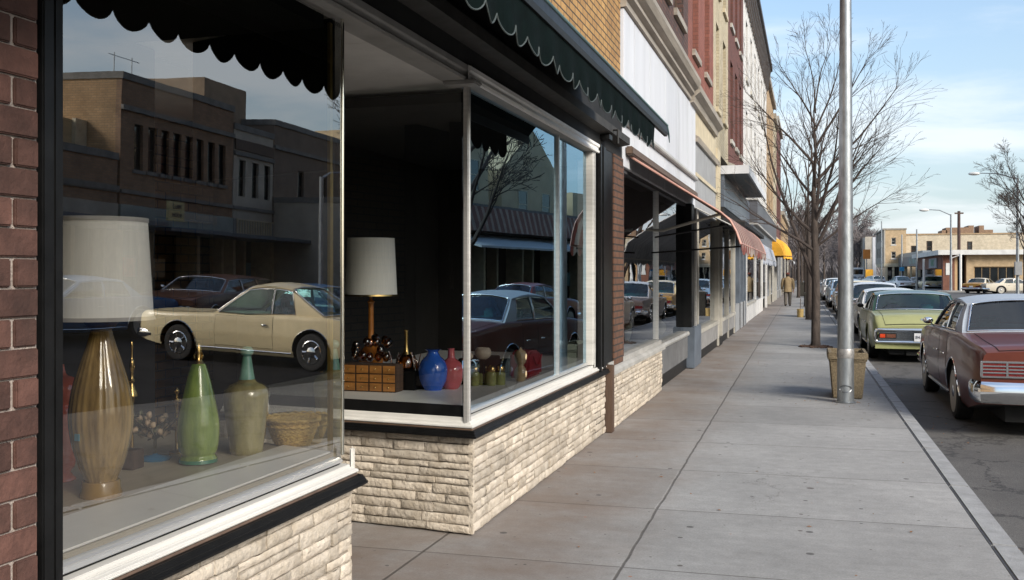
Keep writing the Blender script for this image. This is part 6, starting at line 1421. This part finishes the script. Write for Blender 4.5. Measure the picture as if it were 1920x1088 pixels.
mb = tubecloth('coat', [(0,0,.74,.235,.18),(0,0,.85,.225,.175),(0,0,1.0,.205,.165),(0,0,1.18,.205,.165),(0,0,1.34,.225,.17),(0,0,1.43,.20,.14),(0,0,1.50,.10,.09),(0,.01,1.54,.075,.075)], m_coat)
for s_ in (1,-1): mb.tube([(x+s_*.17,y,1.42),(x+s_*.235,y,1.36),(x+s_*.285,y-.03*s_,1.12),(x+s_*.295,y+.05-.06*s_,.89)], [.085,.09,.075,.06], 12)
mb.build('coat', m_coat, e, smooth=70)
mb = MB()
for s_ in (1,-1): st_ = .16*s_; mb.tube([(x+s_*.095,y,.95),(x+s_*.10,y,.80),(x+s_*.105,y+.03+st_*.4,.48),(x+s_*.10,y-.035+st_*.7,.08)], [.12,.115,.085,.075], 12)
mb.build('trousers', m_trs, e, smooth=70)
mb = MB()
for s_ in (1,-1): mb.blob((x+s_*.11,y+.05+.16*s_*.7,.045), (.052,.14,.045), 10, 6)
mb.build('shoes', m_black, e, smooth=60)
mb = MB(); mb.blob((x,y+.02,1.60), (.088,.095,.09), 14, 8); mb.build('hair', M('dark_hair', (.03,.02,.015), .8, .2, 20), e, smooth=60)
mb = MB(); mb.lathe([(.105,0),(.106,.02),(.095,.06),(.05,.095),(0,.10)], 18, (x,y+.02,1.655)); mb.build('cap', M('red_brown_cap', (.13,.04,.03), .9, .2, 20), e, smooth=60)
# ================= SKY, SUN, CAMERA =================
W = bpy.data.worlds.new('World'); S.world = W; W.use_nodes = True; nt = W.node_tree; nt.nodes.clear()
SUN_AZ, SUN_EL = 128., 30.       # compass bearing clockwise from +Y, elevation
sky = nt.nodes.new('ShaderNodeTexSky'); sky.sky_type = 'NISHITA'; sky.sun_disc = False; sky.sun_elevation = radians(SUN_EL); sky.sun_rotation = radians(SUN_AZ); sky.air_density = 1.1; sky.dust_density = 1.6; sky.ozone_density = 1.5
tc = nt.nodes.new('ShaderNodeTexCoord'); sp = nt.nodes.new('ShaderNodeSeparateXYZ'); nt.links.new(tc.outputs['Generated'], sp.inputs[0])
zc_ = mth(nt, 'MAXIMUM', sp.outputs[2], .03); cb = nt.nodes.new('ShaderNodeCombineXYZ')
nt.links.new(mth(nt, 'DIVIDE', sp.outputs[0], mth(nt, 'ADD', zc_, .18)), cb.inputs[0]); nt.links.new(mth(nt, 'DIVIDE', sp.outputs[1], mth(nt, 'ADD', zc_, .18)), cb.inputs[1])
mp = nd(nt, 'ShaderNodeMapping', Scale=(1.,1.6,1), Location=(3.2,1.7,0)); nt.links.new(cb.outputs[0], mp.inputs[0])
n1 = noi(nt, mp.outputs[0], 1.1, 8, .58, .3); n2 = noi(nt, mp.outputs[0], .35, 4, .5)
cl = mth(nt, 'MULTIPLY', sstep(nt, mth(nt, 'ADD', mth(nt, 'MULTIPLY', n1, .7), mth(nt, 'MULTIPLY', n2, .5)), .55, .76), .6)
hz = mth(nt, 'MULTIPLY', sstep(nt, sp.outputs[2], .34, .0), .62)
c = mixc(nt, hz, sky.outputs[0], (2.35,2.95,3.55)); c = mixc(nt, cl, c, (5.0,5.15,5.3))
bg = nt.nodes.new('ShaderNodeBackground'); bg.inputs[1].default_value = .15; nt.links.new(c, bg.inputs[0]); wo = nt.nodes.new('ShaderNodeOutputWorld'); nt.links.new(bg.outputs[0], wo.inputs[0])
su = bpy.data.lights.new('sun', 'SUN'); su.energy = 3.3; su.angle = radians(22); su.color = (1,.94,.84); so = bpy.data.objects.new('sun', su); COL.objects.link(so)
a = radians(SUN_AZ); sd = Vector((sin(a)*cos(radians(SUN_EL)), cos(a)*cos(radians(SUN_EL)), sin(radians(SUN_EL)))); so.rotation_euler = sd.to_track_quat('Z', 'Y').to_euler(); so.location = sd*50
ca = bpy.data.cameras.new('camera'); ca.sensor_width = 36; ca.lens = F/1920*36; ca.clip_end = 3000; ca.clip_start = .05; ca.shift_y = -(544-VPY)/1920
co_ = bpy.data.objects.new('camera', ca); COL.objects.link(co_); co_.location = (0,0,H); co_.rotation_euler = (pi/2,0,TH); S.camera = co_
S.view_settings.view_transform = 'Standard'; S.view_settings.look = 'None'; S.view_settings.exposure = .6; S.view_settings.gamma = 1
S.cycles.use_denoising = True; S.cycles.max_bounces = 10; S.cycles.transparent_max_bounces = 16; S.cycles.caustics_reflective = False; S.cycles.caustics_refractive = False; S.cycles.sample_clamp_indirect = 8
